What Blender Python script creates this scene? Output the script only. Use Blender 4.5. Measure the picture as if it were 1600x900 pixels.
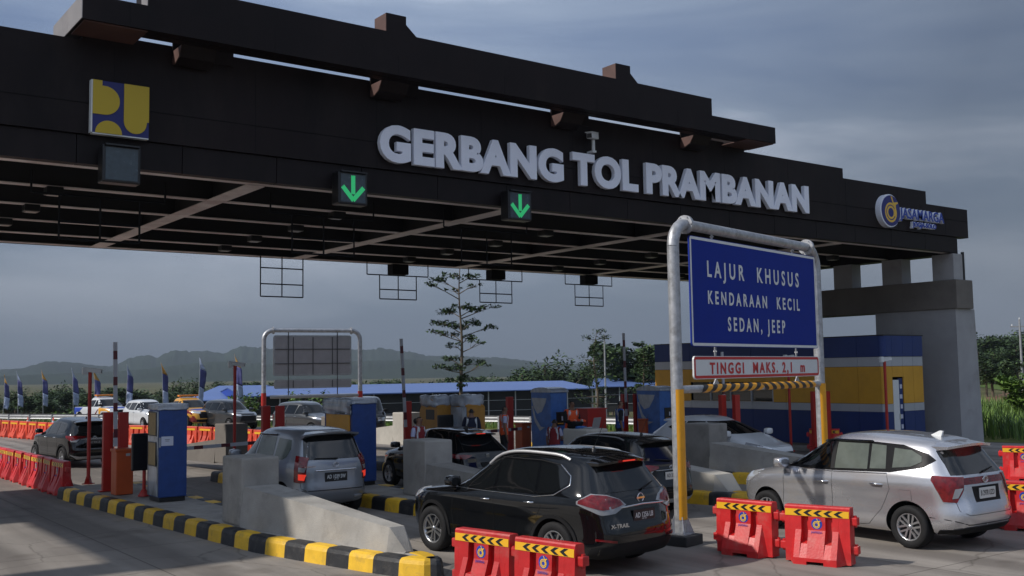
import bpy, bmesh, math, random
import numpy as np
from mathutils import Vector, Matrix
from mathutils.bvhtree import BVHTree
from mathutils.geometry import delaunay_2d_cdt
for o in list(bpy.data.objects): bpy.data.objects.remove(o)
SC=bpy.context.scene; COL=SC.collection
PI=math.pi; R=math.radians
# ---------------------------------------------------------------- camera
yaw,pitch,roll=R(36.5),math.atan(132/1622),math.atan(.0153)
fw=Vector((math.sin(yaw)*math.cos(pitch),math.cos(yaw)*math.cos(pitch),math.sin(pitch)))
rt=Vector((math.cos(yaw),-math.sin(yaw),0)); up=rt.cross(fw)
cr,sr=math.cos(roll),math.sin(roll)
rt2=rt*cr-up*sr; up2=rt*sr+up*cr
cam=bpy.data.cameras.new('camera'); cam.sensor_width=36; cam.lens=36*1622/1600; cam.clip_start=.1; cam.clip_end=20000
co=bpy.data.objects.new('camera',cam); COL.objects.link(co)
M3=Matrix((rt2,up2,-fw)).transposed(); co.matrix_world=Matrix.Translation((0,0,2.95))@M3.to_4x4()
SC.camera=co
# ---------------------------------------------------------------- sky
SUN=Vector((-1.1,.46,1.0)).normalized(); EL=math.asin(SUN.z); AZ=math.atan2(SUN.x,SUN.y)
W=bpy.data.worlds.new('World'); SC.world=W; W.use_nodes=True
nt=W.node_tree; N=nt.nodes; LK=nt.links; N.clear()
out=N.new('ShaderNodeOutputWorld'); bg=N.new('ShaderNodeBackground'); bg2=N.new('ShaderNodeBackground'); mx=N.new('ShaderNodeMixShader')
sky=N.new('ShaderNodeTexSky'); sky.sky_type='NISHITA'; sky.sun_disc=False; sky.sun_elevation=EL; sky.sun_rotation=AZ
LK.new(sky.outputs[0],bg.inputs[0]); bg.inputs[1].default_value=.055
tc=N.new('ShaderNodeTexCoord'); mp=N.new('ShaderNodeMapping'); mp.inputs['Scale'].default_value=(1.5,1.5,7.5); mp.inputs['Rotation'].default_value=(R(5),R(9),R(30)); mp.inputs['Location'].default_value=(.32,1.7,.45)
LK.new(tc.outputs['Generated'],mp.inputs[0])
no=N.new('ShaderNodeTexNoise'); no.inputs['Scale'].default_value=1.2; no.inputs['Detail'].default_value=5; no.inputs['Roughness'].default_value=.5; no.inputs['Distortion'].default_value=.5
LK.new(mp.outputs[0],no.inputs[0])
rp=N.new('ShaderNodeValToRGB'); e=rp.color_ramp.elements
e[0].position=.3; e[0].color=(.11,.155,.255,1); e[1].position=.66; e[1].color=(.50,.54,.63,1)
m_=rp.color_ramp.elements.new(.5); m_.color=(.205,.255,.345,1)
LK.new(no.outputs[0],rp.inputs[0])
# cloud deck is greyer towards the horizon, thinner overhead
sp=N.new('ShaderNodeSeparateXYZ'); LK.new(tc.outputs['Generated'],sp.inputs[0])
mr=N.new('ShaderNodeMapRange'); mr.inputs['From Min'].default_value=.0; mr.inputs['From Max'].default_value=.30; mr.inputs['To Min'].default_value=0; mr.inputs['To Max'].default_value=1
LK.new(sp.outputs['Z'],mr.inputs[0])
mc=N.new('ShaderNodeMix'); mc.data_type='RGBA'
LK.new(mr.outputs[0],mc.inputs[0]); 
hz=N.new('ShaderNodeMix'); hz.data_type='RGBA'; hz.inputs[0].default_value=.72; LK.new(rp.outputs[0],hz.inputs[6]); hz.inputs[7].default_value=(.095,.118,.140,1)
LK.new(hz.outputs[2],mc.inputs[6]); LK.new(rp.outputs[0],mc.inputs[7])
# brighter thin cloud high over the gate, where the light comes through
nrm=N.new('ShaderNodeVectorMath'); nrm.operation='DOT_PRODUCT'; LK.new(tc.outputs['Generated'],nrm.inputs[0]); gdir=(fw*1622+rt2*(-380)+up2*620).normalized(); nrm.inputs[1].default_value=tuple(gdir)
mg=N.new('ShaderNodeMapRange'); mg.inputs['From Min'].default_value=.80; mg.inputs['From Max'].default_value=.995; mg.inputs['To Min'].default_value=.92; mg.inputs['To Max'].default_value=1.95; LK.new(nrm.outputs['Value'],mg.inputs[0])
# unseen sky behind the camera is raised, added fill for shaded front faces
nb=N.new('ShaderNodeVectorMath'); nb.operation='DOT_PRODUCT'; LK.new(tc.outputs['Generated'],nb.inputs[0]); nb.inputs[1].default_value=(-fw.x,-fw.y,.25)
mb2=N.new('ShaderNodeMapRange'); mb2.inputs['From Min'].default_value=-.1; mb2.inputs['From Max'].default_value=.7; mb2.inputs['To Min'].default_value=1; mb2.inputs['To Max'].default_value=2.3; LK.new(nb.outputs['Value'],mb2.inputs[0])
mm_=N.new('ShaderNodeMath'); mm_.operation='MULTIPLY'; LK.new(mg.outputs[0],mm_.inputs[0]); LK.new(mb2.outputs[0],mm_.inputs[1])
LK.new(mc.outputs[2],bg2.inputs[0]); LK.new(mm_.outputs[0],bg2.inputs[1])
mx.inputs[0].default_value=.88; LK.new(bg.outputs[0],mx.inputs[1]); LK.new(bg2.outputs[0],mx.inputs[2]); LK.new(mx.outputs[0],out.inputs[0])
# ---------------------------------------------------------------- sun
sl=bpy.data.lights.new('sun','SUN'); sl.energy=4.2; sl.angle=R(1.2); sl.color=(1,.94,.86)
so=bpy.data.objects.new('sun',sl); COL.objects.link(so); so.rotation_euler=SUN.to_track_quat('Z','Y').to_euler()
SC.view_settings.view_transform='Standard'; SC.view_settings.look='None'; SC.view_settings.exposure=0; SC.view_settings.gamma=1
SC.render.engine='CYCLES'
# ---------------------------------------------------------------- helpers
def tag(o,label=None,cat=None,group=None,kind=None):
    if label: o['label']=label
    if cat: o['category']=cat
    if group: o['group']=group
    if kind: o['kind']=kind
    return o
def thing(name,label,cat,loc=(0,0,0),rz=0,group=None):
    o=bpy.data.objects.new(name,None); o.empty_display_size=.2; COL.objects.link(o); o.location=loc; o.rotation_euler=(0,0,rz)
    return tag(o,label,cat,group)
def link(name,me,parent=None,loc=(0,0,0),rot=(0,0,0)):
    o=bpy.data.objects.new(name,me); COL.objects.link(o); o.location=loc; o.rotation_euler=rot
    if parent: o.parent=parent
    return o
def copy_tree(o,parent=None):
    c=o.copy(); COL.objects.link(c)
    if parent: c.parent=parent
    for ch in o.children: copy_tree(ch,c)
    return c
class MB:
    def __init__(s): s.v=[]; s.f=[]; s.m=[]; s.sm=[]
    def add(s,vs,fs,mi=0,smooth=False,M=None):
        b=len(s.v)
        if M is not None: vs=[M@Vector(v) for v in vs]
        s.v+= [tuple(v) for v in vs]
        for f in fs: s.f.append(tuple(b+i for i in f)); s.m.append(mi); s.sm.append(smooth)
        return s
    def box(s,x0,x1,y0,y1,z0,z1,mi=0,bev=0,M=None):
        if bev:
            bm=bmesh.new(); bmesh.ops.create_cube(bm,size=1)
            for v in bm.verts: v.co=Vector(((x0+x1)/2+v.co.x*(x1-x0),(y0+y1)/2+v.co.y*(y1-y0),(z0+z1)/2+v.co.z*(z1-z0)))
            bmesh.ops.bevel(bm,geom=bm.edges[:],offset=bev,segments=2,affect='EDGES',profile=.6)
            bm.verts.index_update(); s.add([v.co.copy() for v in bm.verts],[[v.index for v in f.verts] for f in bm.faces],mi,False,M); bm.free(); return s
        return s.add([(x0,y0,z0),(x1,y0,z0),(x1,y1,z0),(x0,y1,z0),(x0,y0,z1),(x1,y0,z1),(x1,y1,z1),(x0,y1,z1)],[(3,2,1,0),(4,5,6,7),(0,1,5,4),(1,2,6,5),(2,3,7,6),(3,0,4,7)],mi,False,M)
    def prism(s,pts,axis,a,b,mi=0,M=None):
        n=len(pts)
        def P(p,t): return {'x':(t,p[0],p[1]),'y':(p[0],t,p[1]),'z':(p[0],p[1],t)}[axis]
        vs=[P(p,a) for p in pts]+[P(p,b) for p in pts]
        return s.add(vs,[tuple(range(n)),tuple(range(2*n-1,n-1,-1))]+[(i,i+n,(i+1)%n+n,(i+1)%n) for i in range(n)],mi,False,M)
    def tube(s,pts,r,seg=10,mi=0,cap=True,M=None):
        pts=[Vector(p) for p in pts]; n=len(pts); rs=r if hasattr(r,'__len__') else [r]*n
        vs=[]; t0=(pts[1]-pts[0]).normalized(); a=Vector((0,0,1)) if abs(t0.z)<.9 else Vector((1,0,0)); u=t0.cross(a).normalized()
        for i,p in enumerate(pts):
            t=((pts[min(i+1,n-1)]-pts[max(i-1,0)])).normalized(); u=(u-t*u.dot(t)).normalized(); w=t.cross(u)
            for k in range(seg): an=2*PI*k/seg; vs.append(p+(u*math.cos(an)+w*math.sin(an))*rs[i])
        fs=[(i*seg+k,i*seg+(k+1)%seg,(i+1)*seg+(k+1)%seg,(i+1)*seg+k) for i in range(n-1) for k in range(seg)]
        s.add(vs,fs,mi,True,M)
        if cap:
            s.add(vs[:seg],[tuple(range(seg-1,-1,-1))],mi,False,M); s.add(vs[-seg:],[tuple(range(seg))],mi,False,M)
        return s
    def lathe(s,prof,seg=24,mi=0,M=None,smooth=True):
        vs=[(r*math.cos(2*PI*k/seg),r*math.sin(2*PI*k/seg),z) for r,z in prof for k in range(seg)]
        fs=[(i*seg+k,i*seg+(k+1)%seg,(i+1)*seg+(k+1)%seg,(i+1)*seg+k) for i in range(len(prof)-1) for k in range(seg)]
        return s.add(vs,fs,mi,smooth,M)
    def build(s,name,mat,parent=None,loc=(0,0,0),rot=(0,0,0),fix=True):
        me=bpy.data.meshes.new(name); me.from_pydata(s.v,[],s.f)
        for mm in (mat if isinstance(mat,(list,tuple)) else [mat]): me.materials.append(mm)
        me.polygons.foreach_set('material_index',s.m); me.polygons.foreach_set('use_smooth',s.sm); me.update()
        if fix:
            bm=bmesh.new(); bm.from_mesh(me); bmesh.ops.recalc_face_normals(bm,faces=bm.faces); bm.to_mesh(me); bm.free()
        return link(name,me,parent,loc,rot)
def mat(name,col,rough=.6,metal=0,var=.0,vs=3.,bump=0,bs=30.,spec=.5,coat=0,dirt=None,ds=2.,emit=None,es=1,trans=0,alpha=1,stretch=None,rand=False):
    m=bpy.data.materials.new(name); m.use_nodes=True; t=m.node_tree; n=t.nodes; L=t.links; b=n['Principled BSDF']
    c=(*col,1); b.inputs['Base Color'].default_value=c; b.inputs['Roughness'].default_value=rough; b.inputs['Metallic'].default_value=metal
    b.inputs['Specular IOR Level'].default_value=spec; b.inputs['Coat Weight'].default_value=coat; b.inputs['Coat Roughness'].default_value=.04
    b.inputs['Transmission Weight'].default_value=trans; b.inputs['Alpha'].default_value=alpha
    if emit: b.inputs['Emission Color'].default_value=(*emit,1); b.inputs['Emission Strength'].default_value=es
    tcn=None
    def coord():
        nonlocal tcn
        if tcn is None:
            g=n.new('ShaderNodeTexCoord'); tcn=g.outputs['Object']
            if rand:
                oi=n.new('ShaderNodeObjectInfo'); ml=n.new('ShaderNodeVectorMath'); ml.operation='ADD'; sc_=n.new('ShaderNodeMath'); sc_.operation='MULTIPLY'; sc_.inputs[1].default_value=37.; L.new(oi.outputs['Random'],sc_.inputs[0]); L.new(tcn,ml.inputs[0]); L.new(sc_.outputs[0],ml.inputs[1]); tcn=ml.outputs[0]
            if stretch:
                q=n.new('ShaderNodeMapping'); q.inputs['Scale'].default_value=stretch; L.new(tcn,q.inputs[0]); tcn=q.outputs[0]
        return tcn
    last=None
    if var:
        x=n.new('ShaderNodeTexNoise'); x.inputs['Scale'].default_value=vs; x.inputs['Detail'].default_value=6; x.inputs['Roughness'].default_value=.6; L.new(coord(),x.inputs[0])
        r=n.new('ShaderNodeValToRGB'); a,b2=r.color_ramp.elements; a.position=.3; b2.position=.7
        a.color=(*[max(0,q*(1-var)) for q in col],1); b2.color=(*[min(1,q*(1+var)) for q in col],1); L.new(x.outputs[0],r.inputs[0]); last=r.outputs[0]
        rr=n.new('ShaderNodeMapRange'); rr.inputs['To Min'].default_value=max(.02,rough-.12*min(1,var*4)); rr.inputs['To Max'].default_value=min(1,rough+.12*min(1,var*4)); L.new(x.outputs[0],rr.inputs[0]); L.new(rr.outputs[0],b.inputs['Roughness'])
    if dirt:
        x=n.new('ShaderNodeTexNoise'); x.inputs['Scale'].default_value=ds; x.inputs['Detail'].default_value=8; x.inputs['Roughness'].default_value=.7; L.new(coord(),x.inputs[0])
        r=n.new('ShaderNodeValToRGB'); a,b2=r.color_ramp.elements; a.position=.52; b2.position=.72; a.color=(0,0,0,1); b2.color=(.75,.75,.75,1); L.new(x.outputs[0],r.inputs[0])
        k=n.new('ShaderNodeMix'); k.data_type='RGBA'; L.new(r.outputs[0],k.inputs[0])
        if last: L.new(last,k.inputs[6])
        else: k.inputs[6].default_value=c
        k.inputs[7].default_value=(*dirt,1); last=k.outputs[2]
    if rand and last:
        oi=n.new('ShaderNodeObjectInfo'); hs=n.new('ShaderNodeHueSaturation'); q=n.new('ShaderNodeMapRange'); q.inputs['To Min'].default_value=.78; q.inputs['To Max'].default_value=1.15; L.new(oi.outputs['Random'],q.inputs[0]); L.new(q.outputs[0],hs.inputs['Value']); L.new(last,hs.inputs['Color']); last=hs.outputs[0]
    if last: L.new(last,b.inputs['Base Color'])
    if bump:
        x=n.new('ShaderNodeTexNoise'); x.inputs['Scale'].default_value=bs; x.inputs['Detail'].default_value=5; L.new(coord(),x.inputs[0])
        q=n.new('ShaderNodeBump'); q.inputs['Strength'].default_value=bump; q.inputs['Distance'].default_value=.02; L.new(x.outputs[0],q.inputs['Height']); L.new(q.outputs[0],b.inputs['Normal'])
    return m
MT={}
def T(name,s,size,ext,material,parent,loc=(0,0,0),rot=(PI/2,0,0),off=0,sx=1.,w=None,align='CENTER',space=1.):
    """text as mesh lettering; w = exact width"""
    cu=bpy.data.curves.new('t','FONT'); cu.body=s; cu.size=size; cu.extrude=ext; cu.offset=off; cu.align_x=align; cu.resolution_u=3; cu.space_character=space
    if ext>.02: cu.bevel_depth=.008
    ob=bpy.data.objects.new('t',cu); COL.objects.link(ob); dg=bpy.context.evaluated_depsgraph_get(); dg.update()
    me=bpy.data.meshes.new_from_object(ob.evaluated_get(dg)); bpy.data.objects.remove(ob); bpy.data.curves.remove(cu)
    xs=[v.co.x for v in me.vertices]
    k=sx if w is None else w/(max(xs)-min(xs))
    cx=(max(xs)+min(xs))/2 if align=='CENTER' else 0
    for v in me.vertices: v.co.x=(v.co.x-cx)*k
    me.materials.clear(); me.materials.append(material); me.name=name
    if parent is None and name is None: return me
    return link(name,me,parent,loc,rot)
def islands(me):
    bm=bmesh.new(); bm.from_mesh(me); bmesh.ops.remove_doubles(bm,verts=bm.verts,dist=1e-5); seen=set(); res=[]
    for f in bm.faces:
        if f in seen: continue
        st=[f]; seen.add(f); comp=[]
        while st:
            g=st.pop(); comp.append(g)
            for e_ in g.edges:
                for h in e_.link_faces:
                    if h not in seen: seen.add(h); st.append(h)
        vid={}; vs=[]; fs=[]
        for g in comp:
            q=[]
            for v in g.verts:
                if v not in vid: vid[v]=len(vs); vs.append(v.co.copy())
                q.append(vid[v])
            fs.append(q)
        res.append((vs,fs))
    bm.free(); return res
# ---------------------------------------------------------------- materials
m_steel=mat('galvanised steel',(.42,.43,.45),.45,.55,.25,9,dirt=(.2,.19,.18),ds=5)
m_galv=mat('galvanised guard rail',(.33,.34,.35),.5,.4,.15,4)
m_gantry=mat('dark brown cladding',(.0125,.0085,.009),.5,.0,.3,.9,.06,6,spec=.16,dirt=(.024,.018,.017),ds=.6,stretch=(1,1,.35))
m_gantry2=mat('dark brown lower cladding',(.0145,.011,.0115),.52,0,.3,1.5,.06,6,spec=.16,stretch=(1,1,.4))
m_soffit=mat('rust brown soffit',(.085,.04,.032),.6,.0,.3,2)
m_flange=mat('grey primed steel flange',(.80,.70,.68),.55,.1,.3,.8,dirt=(.4,.22,.2),ds=.5)
m_deck=mat('black roof deck',(.012,.011,.012),.7)
m_white=mat('white sign lettering',(.82,.85,.94),.4,0,.04,2)
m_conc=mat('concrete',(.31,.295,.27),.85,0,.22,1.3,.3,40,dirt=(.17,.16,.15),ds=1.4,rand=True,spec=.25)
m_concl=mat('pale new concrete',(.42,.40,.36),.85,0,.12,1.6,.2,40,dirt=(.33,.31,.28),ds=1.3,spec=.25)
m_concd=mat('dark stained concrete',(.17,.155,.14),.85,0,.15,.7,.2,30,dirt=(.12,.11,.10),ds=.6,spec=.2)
m_cy=mat('yellow kerb paint',(.72,.43,.025),.55,0,.12,4,.15,50,dirt=(.30,.20,.06),ds=5,rand=True)
m_ck=mat('black kerb paint',(.022,.023,.026),.55,0,.3,4,.15,50,dirt=(.09,.08,.07),ds=5,rand=True)
m_red=mat('red painted steel',(.42,.022,.014),.45,0,.12,3)
m_orange=mat('orange machine paint',(.48,.085,.02),.45,0,.1,3)
m_blue=mat('blue cabinet paint',(.014,.05,.20),.42,0,.15,4,dirt=(.03,.075,.24),ds=5)
m_blue2=mat('mid blue wrapped cabinet',(.04,.14,.42),.35,0,.25,3,.3,8,dirt=(.06,.15,.36),ds=4)
m_yellow=mat('amber panel',(.62,.29,.02),.4,0,.08,3)
m_black=mat('black plastic',(.01,.01,.011),.35)
m_blackm=mat('matt black',(.008,.008,.009),.8,spec=.2)
m_plastic=mat('crumpled clear plastic wrap',(.40,.43,.47),.14,0,.35,4,.5,5,spec=.8,dirt=(.10,.15,.26),ds=4,stretch=(1,1,.45))
m_paper=mat('paper notice',(.55,.57,.66),.8)
m_silver=mat('silver cladding',(.42,.44,.47),.4,.2,.06,1)
m_signblue=mat('blue sign sheet',(.003,.022,.24),.6,0,.06,2,spec=.2)
m_signwhite=mat('reflective white',(.66,.68,.68),.4,0,.03,8)
m_signred=mat('red sign vinyl',(.50,.018,.02),.4)
m_barrier=mat('red plastic barrier',(.56,.018,.02),.42,0,.15,4,.12,30,dirt=(.50,.12,.10),ds=3,rand=True)
m_barrier2=mat('sun faded orange barrier',(.60,.062,.026),.5,0,.2,3,rand=True)
m_chy=mat('amber reflective tape',(.78,.42,.02),.35)
m_chk=mat('black tape',(.01,.01,.012),.4)
m_logob=mat('royal blue vinyl',(.02,.055,.36),.35)
m_logoy=mat('gold vinyl',(.75,.47,.06),.4)
m_logoy2=mat('yellow emblem enamel',(.50,.36,.015),.45)
m_logob2=mat('dark blue emblem enamel',(.008,.012,.13),.45)
m_green=mat('lit green signal',(.02,.25,.1),.5,emit=(.05,.75,.26),es=.38)
m_lens=mat('dark signal lens',(.045,.065,.08),.25,0,.2,8)
m_lamp=mat('downlight glass',(.35,.35,.33),.3)
m_rubber=mat('tyre rubber',(.014,.014,.015),.75,0,.2,20,spec=.25)
m_rim=mat('alloy wheel',(.50,.51,.53),.28,.85)
m_rimd=mat('dark alloy wheel',(.05,.05,.055),.3,.6)
m_chrome=mat('chrome trim',(.75,.76,.78),.12,1)
m_glass=mat('tinted car glass',(.006,.007,.008),.045,0,spec=.65,coat=.25)
m_glassl=mat('car glass with painted-in view tone',(.10,.115,.10),.07,0,.25,2.2,spec=.6,dirt=(.05,.055,.05),ds=1.3)  # pale green painted in for bright background seen through and reflected
m_trim=mat('black plastic trim',(.011,.011,.012),.65,spec=.2)
m_tail=mat('red tail lamp',(.15,.004,.006),.12,0,.5,14,coat=.6)
m_tailon=mat('lit red tail lamp',(.35,.02,.015),.2,0,emit=(1,.06,.03),es=.55)
m_clear=mat('clear lamp lens',(.30,.30,.31),.1,.3,coat=.6)
m_amberl=mat('amber lamp lens',(.7,.25,.03),.2)
m_headl=mat('headlamp glass',(.55,.57,.6),.08,.5,coat=.8)
m_plate=mat('black number plate',(.012,.012,.013),.5)
m_platew=mat('white number plate',(.62,.62,.6),.5)
m_skin=mat('skin',(.20,.105,.065),.6)
m_hair=mat('black hair',(.008,.007,.007),.6)
m_bark=mat('tree bark',(.11,.085,.06),.9,0,.3,6,.4,20)
m_leafs=[mat('leaf green %d'%i,c,.55,0,.35,1.2,spec=.3) for i,c in enumerate([(.035,.06,.022),(.045,.08,.024),(.06,.10,.03),(.028,.05,.02)])]
def paint(name,c,metal=.35,rough=.28,coat=1.0,spec=.5): return mat(name,c,rough,metal,0.03,2,coat=coat,spec=spec)
# ================================================================ setting
def sheet(name,pts,z,m,label=None,kind='structure'):
    mb=MB(); mb.add([(x,y,z) for x,y in pts],[tuple(range(len(pts)))]); o=mb.build(name,m,fix=False)
    me=o.data
    if me.polygons[0].normal.z<0: me.flip_normals()
    return tag(o,kind=kind)
m_ground=mat('field soil and grass',(.085,.085,.04),.95,0,.45,.05,.0,dirt=(.15,.105,.07),ds=.012,spec=.1)
m_road=mat('concrete road',(.275,.25,.222),.8,0,.13,.5,.3,60,dirt=(.19,.18,.17),ds=.35,spec=.3)
def road_nodes(m):
    # slab joints and darker tyre bands as real wear of the concrete
    t=m.node_tree;n=t.nodes;L=t.links;b=n['Principled BSDF']; src=b.inputs['Base Color'].links[0].from_socket
    g=n.new('ShaderNodeTexCoord'); br=n.new('ShaderNodeTexBrick'); br.offset=0; br.squash=1
    br.inputs['Scale'].default_value=1; br.inputs['Mortar Size'].default_value=.012; br.inputs['Brick Width'].default_value=4.4; br.inputs['Row Height'].default_value=5.0; br.inputs['Mortar Smooth'].default_value=.3
    br.inputs['Color1'].default_value=(1,1,1,1); br.inputs['Color2'].default_value=(.90,.90,.91,1); br.inputs['Mortar'].default_value=(.35,.34,.33,1)
    mp=n.new('ShaderNodeMapping'); mp.inputs['Location'].default_value=(-.9,1.2,0); L.new(g.outputs['Object'],mp.inputs[0]); L.new(mp.outputs[0],br.inputs[0])
    k=n.new('ShaderNodeMix'); k.data_type='RGBA'; k.blend_type='MULTIPLY'; k.inputs[0].default_value=1; L.new(src,k.inputs[6]); L.new(br.outputs[0],k.inputs[7])
    w=n.new('ShaderNodeTexNoise'); w.inputs['Scale'].default_value=1; w.inputs['Detail'].default_value=5
    m2=n.new('ShaderNodeMapping'); m2.inputs['Scale'].default_value=(1.3,.07,1); L.new(g.outputs['Object'],m2.inputs[0]); L.new(m2.outputs[0],w.inputs[0])
    r=n.new('ShaderNodeValToRGB'); r.color_ramp.elements[0].position=.38; r.color_ramp.elements[0].color=(.62,.61,.61,1); r.color_ramp.elements[1].position=.6; r.color_ramp.elements[1].color=(1,1,1,1); L.new(w.outputs[0],r.inputs[0])
    k2=n.new('ShaderNodeMix'); k2.data_type='RGBA'; k2.blend_type='MULTIPLY'; k2.inputs[0].default_value=1; L.new(k.outputs[2],k2.inputs[6]); L.new(r.outputs[0],k2.inputs[7])
    v=n.new('ShaderNodeTexNoise'); v.inputs['Scale'].default_value=26; v.inputs['Detail'].default_value=3; L.new(g.outputs['Object'],v.inputs[0])
    r3=n.new('ShaderNodeValToRGB'); r3.color_ramp.elements[0].position=.66; r3.color_ramp.elements[0].color=(1,1,1,1); r3.color_ramp.elements[1].position=.72; r3.color_ramp.elements[1].color=(.6,.59,.58,1); L.new(v.outputs[0],r3.inputs[0])
    k3=n.new('ShaderNodeMix'); k3.data_type='RGBA'; k3.blend_type='MULTIPLY'; k3.inputs[0].default_value=1; L.new(k2.outputs[2],k3.inputs[6]); L.new(r3.outputs[0],k3.inputs[7])
    vo=n.new('ShaderNodeTexVoronoi'); vo.feature='DISTANCE_TO_EDGE'; vo.inputs['Scale'].default_value=.35; nd=n.new('ShaderNodeTexNoise'); nd.inputs['Scale'].default_value=2.5; nd.inputs['Detail'].default_value=4; ad=n.new('ShaderNodeMix'); ad.data_type='VECTOR'; ad.inputs[0].default_value=.18; L.new(g.outputs['Object'],ad.inputs[4]); L.new(nd.outputs['Color'],ad.inputs[5]); L.new(g.outputs['Object'],nd.inputs[0]); L.new(ad.outputs[1],vo.inputs[0])
    cr_=n.new('ShaderNodeValToRGB'); cr_.color_ramp.elements[0].position=.0; cr_.color_ramp.elements[0].color=(.55,.54,.53,1); cr_.color_ramp.elements[1].position=.006; cr_.color_ramp.elements[1].color=(1,1,1,1); L.new(vo.outputs['Distance'],cr_.inputs[0])
    k4=n.new('ShaderNodeMix'); k4.data_type='RGBA'; k4.blend_type='MULTIPLY'; k4.inputs[0].default_value=.8; L.new(k3.outputs[2],k4.inputs[6]); L.new(cr_.outputs[0],k4.inputs[7])
    st=n.new('ShaderNodeTexNoise'); st.inputs['Scale'].default_value=.9; st.inputs['Detail'].default_value=2; L.new(g.outputs['Object'],st.inputs[0]); sr_=n.new('ShaderNodeValToRGB'); sr_.color_ramp.elements[0].position=.60; sr_.color_ramp.elements[0].color=(1,1,1,1); sr_.color_ramp.elements[1].position=.72; sr_.color_ramp.elements[1].color=(.62,.60,.58,1); L.new(st.outputs[0],sr_.inputs[0])
    k5=n.new('ShaderNodeMix'); k5.data_type='RGBA'; k5.blend_type='MULTIPLY'; k5.inputs[0].default_value=.8; L.new(k4.outputs[2],k5.inputs[6]); L.new(sr_.outputs[0],k5.inputs[7])
    L.new(k5.outputs[2],b.inputs['Base Color'])
road_nodes(m_road)
GS=9000
GL=[(-60,96.5),(3.5,96.5),(9,92),(14.3,75.2),(19.5,66),(24.4,57.4),(31.3,44.6),(38.2,23),(42,0)]
def gz(x,y):
    D=math.hypot(x,y); b=math.degrees(math.atan2(x,y))
    sm=lambda t:(lambda u:u*u*(3-2*u))(min(1,max(0,t)))
    dd=1e9; ins=1
    for (ax,ay),(bx_,by_) in zip(GL,GL[1:]):
        vx,vy=bx_-ax,by_-ay; t=min(1,max(0,((x-ax)*vx+(y-ay)*vy)/(vx*vx+vy*vy))); q=math.hypot(x-ax-t*vx,y-ay-t*vy)
        if q<dd: dd=q; ins=1 if vx*(y-ay)-vy*(x-ax)>0 else -1
    d=dd*ins
    return -.12-(2.5*sm((d-6)/9)+4.5*sm((d-75)/45))*sm((51-b)/5)
gx=[-9000,-5000,-2500,-1200,-600,-300,-200]+[-150+10*i for i in range(51)]+[420,600,1200,2500,5000,9000]
gy=[-9000,-3000,-1000,-300,-60]+[-20+8*i for i in range(45)]+[400,600,1200,2500,5000,9000]
mb=MB(); mb.add([(x,y,gz(x,y)) for y in gy for x in gx],[(j*len(gx)+i,j*len(gx)+i+1,(j+1)*len(gx)+i+1,(j+1)*len(gx)+i) for j in range(len(gy)-1) for i in range(len(gx)-1)],0,True)
tag(mb.build('ground',m_ground,fix=False),kind='structure')
PLZ=[(-60,-40),(46,-40),(41.5,0),(38.6,21.5),(31.5,44.5),(24.6,57.5),(14.2,76),(8,96),(-60,96)]
mb=MB(); mb.prism(PLZ,'z',-.11,0); tag(mb.build('road',m_road),kind='structure')
m_mow=mat('mown roadside grass',(.10,.115,.03),.95,0,.4,.8,.5,12,dirt=(.16,.13,.07),ds=.4,spec=.1)
sheet('grass_verge',[(52,-40),(56,20),(41,36),(37,46),(29,61),(18.5,79),(8.2,97.5),(14.4,76.3),(24.9,57.7),(31.9,44.7),(39.0,21.5),(42,0),(46.4,-40)],-.02,m_mow)
# field strips on the right
m_soil=mat('brown ploughed soil',(.17,.10,.07),.95,0,.25,.3,.4,5,spec=.1)
m_fgreen=mat('green paddy field',(.075,.115,.03),.95,0,.35,.2,.4,5,spec=.1)
sheet('field',[(75,20),(120,35),(118,62),(78,46)],-.06,m_soil)
sheet('meadow',[(125,34),(200,60),(196,120),(122,66)],-.06,m_fgreen)
# hills : ridge as seen (bearing, height above camera) at 4.2 km
def hillmesh(name,prof,d0,d1,m,seed):
    rnd=np.random.RandomState(seed); A=[p[0] for p in prof]; Hh=[p[1] for p in prof]
    na=520; nd=18; vs=[]
    ph=rnd.rand(12)*6.28
    for j in range(nd):
        t=j/(nd-1); env=math.sin(PI*min(1,t*1.15)/1.15*.5*1.15*1.0) if t<.87 else 1-(t-.87)/.13*.6
        for i in range(na):
            a=A[0]+(A[-1]-A[0])*i/(na-1); h=np.interp(a,A,Hh)
            rough=sum(math.sin(a*(2.1+k*3.7)*1.9+ph[k]+t*k*1.7)/(k+2.5) for k in range(11))+.35*rnd.rand()
            e=max(0,min(1,env)); d=d0+(d1-d0)*t; z=h*e*(1+.10*rough*(1-.5*e))-(1-e)*9
            x=math.sin(R(a))*d; y=math.cos(R(a))*d; vs.append((x,y,z))
    fs=[(j*na+i,j*na+i+1,(j+1)*na+i+1,(j+1)*na+i) for j in range(nd-1) for i in range(na-1)]
    mb=MB(); mb.add(vs,fs,0,True); return tag(mb.build(name,m,fix=False),kind='structure')
m_hill=mat('forested hills',(.022,.034,.02),.95,0,.4,.004,spec=.05)
F_=1622.
def prof_px(lst,dist):
    o=[]
    for px,py in lst:
        hor=582.3-.0153*(px-800); th=math.atan((px-800)/F_); o.append((36.5+math.degrees(th),(hor-py)*dist*math.cos(th)/F_+2.95))
    return o
D1=4300
hillmesh('hills',prof_px([(-500,585),(-200,583),(0,579),(30,577),(60,570),(75,566),(100,567),(140,571),(170,574),(185,570),(200,561),(215,560),(230,557),(245,560),(260,553),(275,550),(300,551),(330,552),(350,554),(365,548),(380,543),(400,545),(430,549),(460,551),(500,552),(540,549),(560,549),(590,547),(615,549),(640,552),(665,557),(700,559),(730,559),(770,560),(800,562),(830,566),(870,569),(900,569),(950,572),(1020,574),(1100,575),(1300,574),(1700,572)],D1),3300,D1,m_hill,3)
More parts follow.
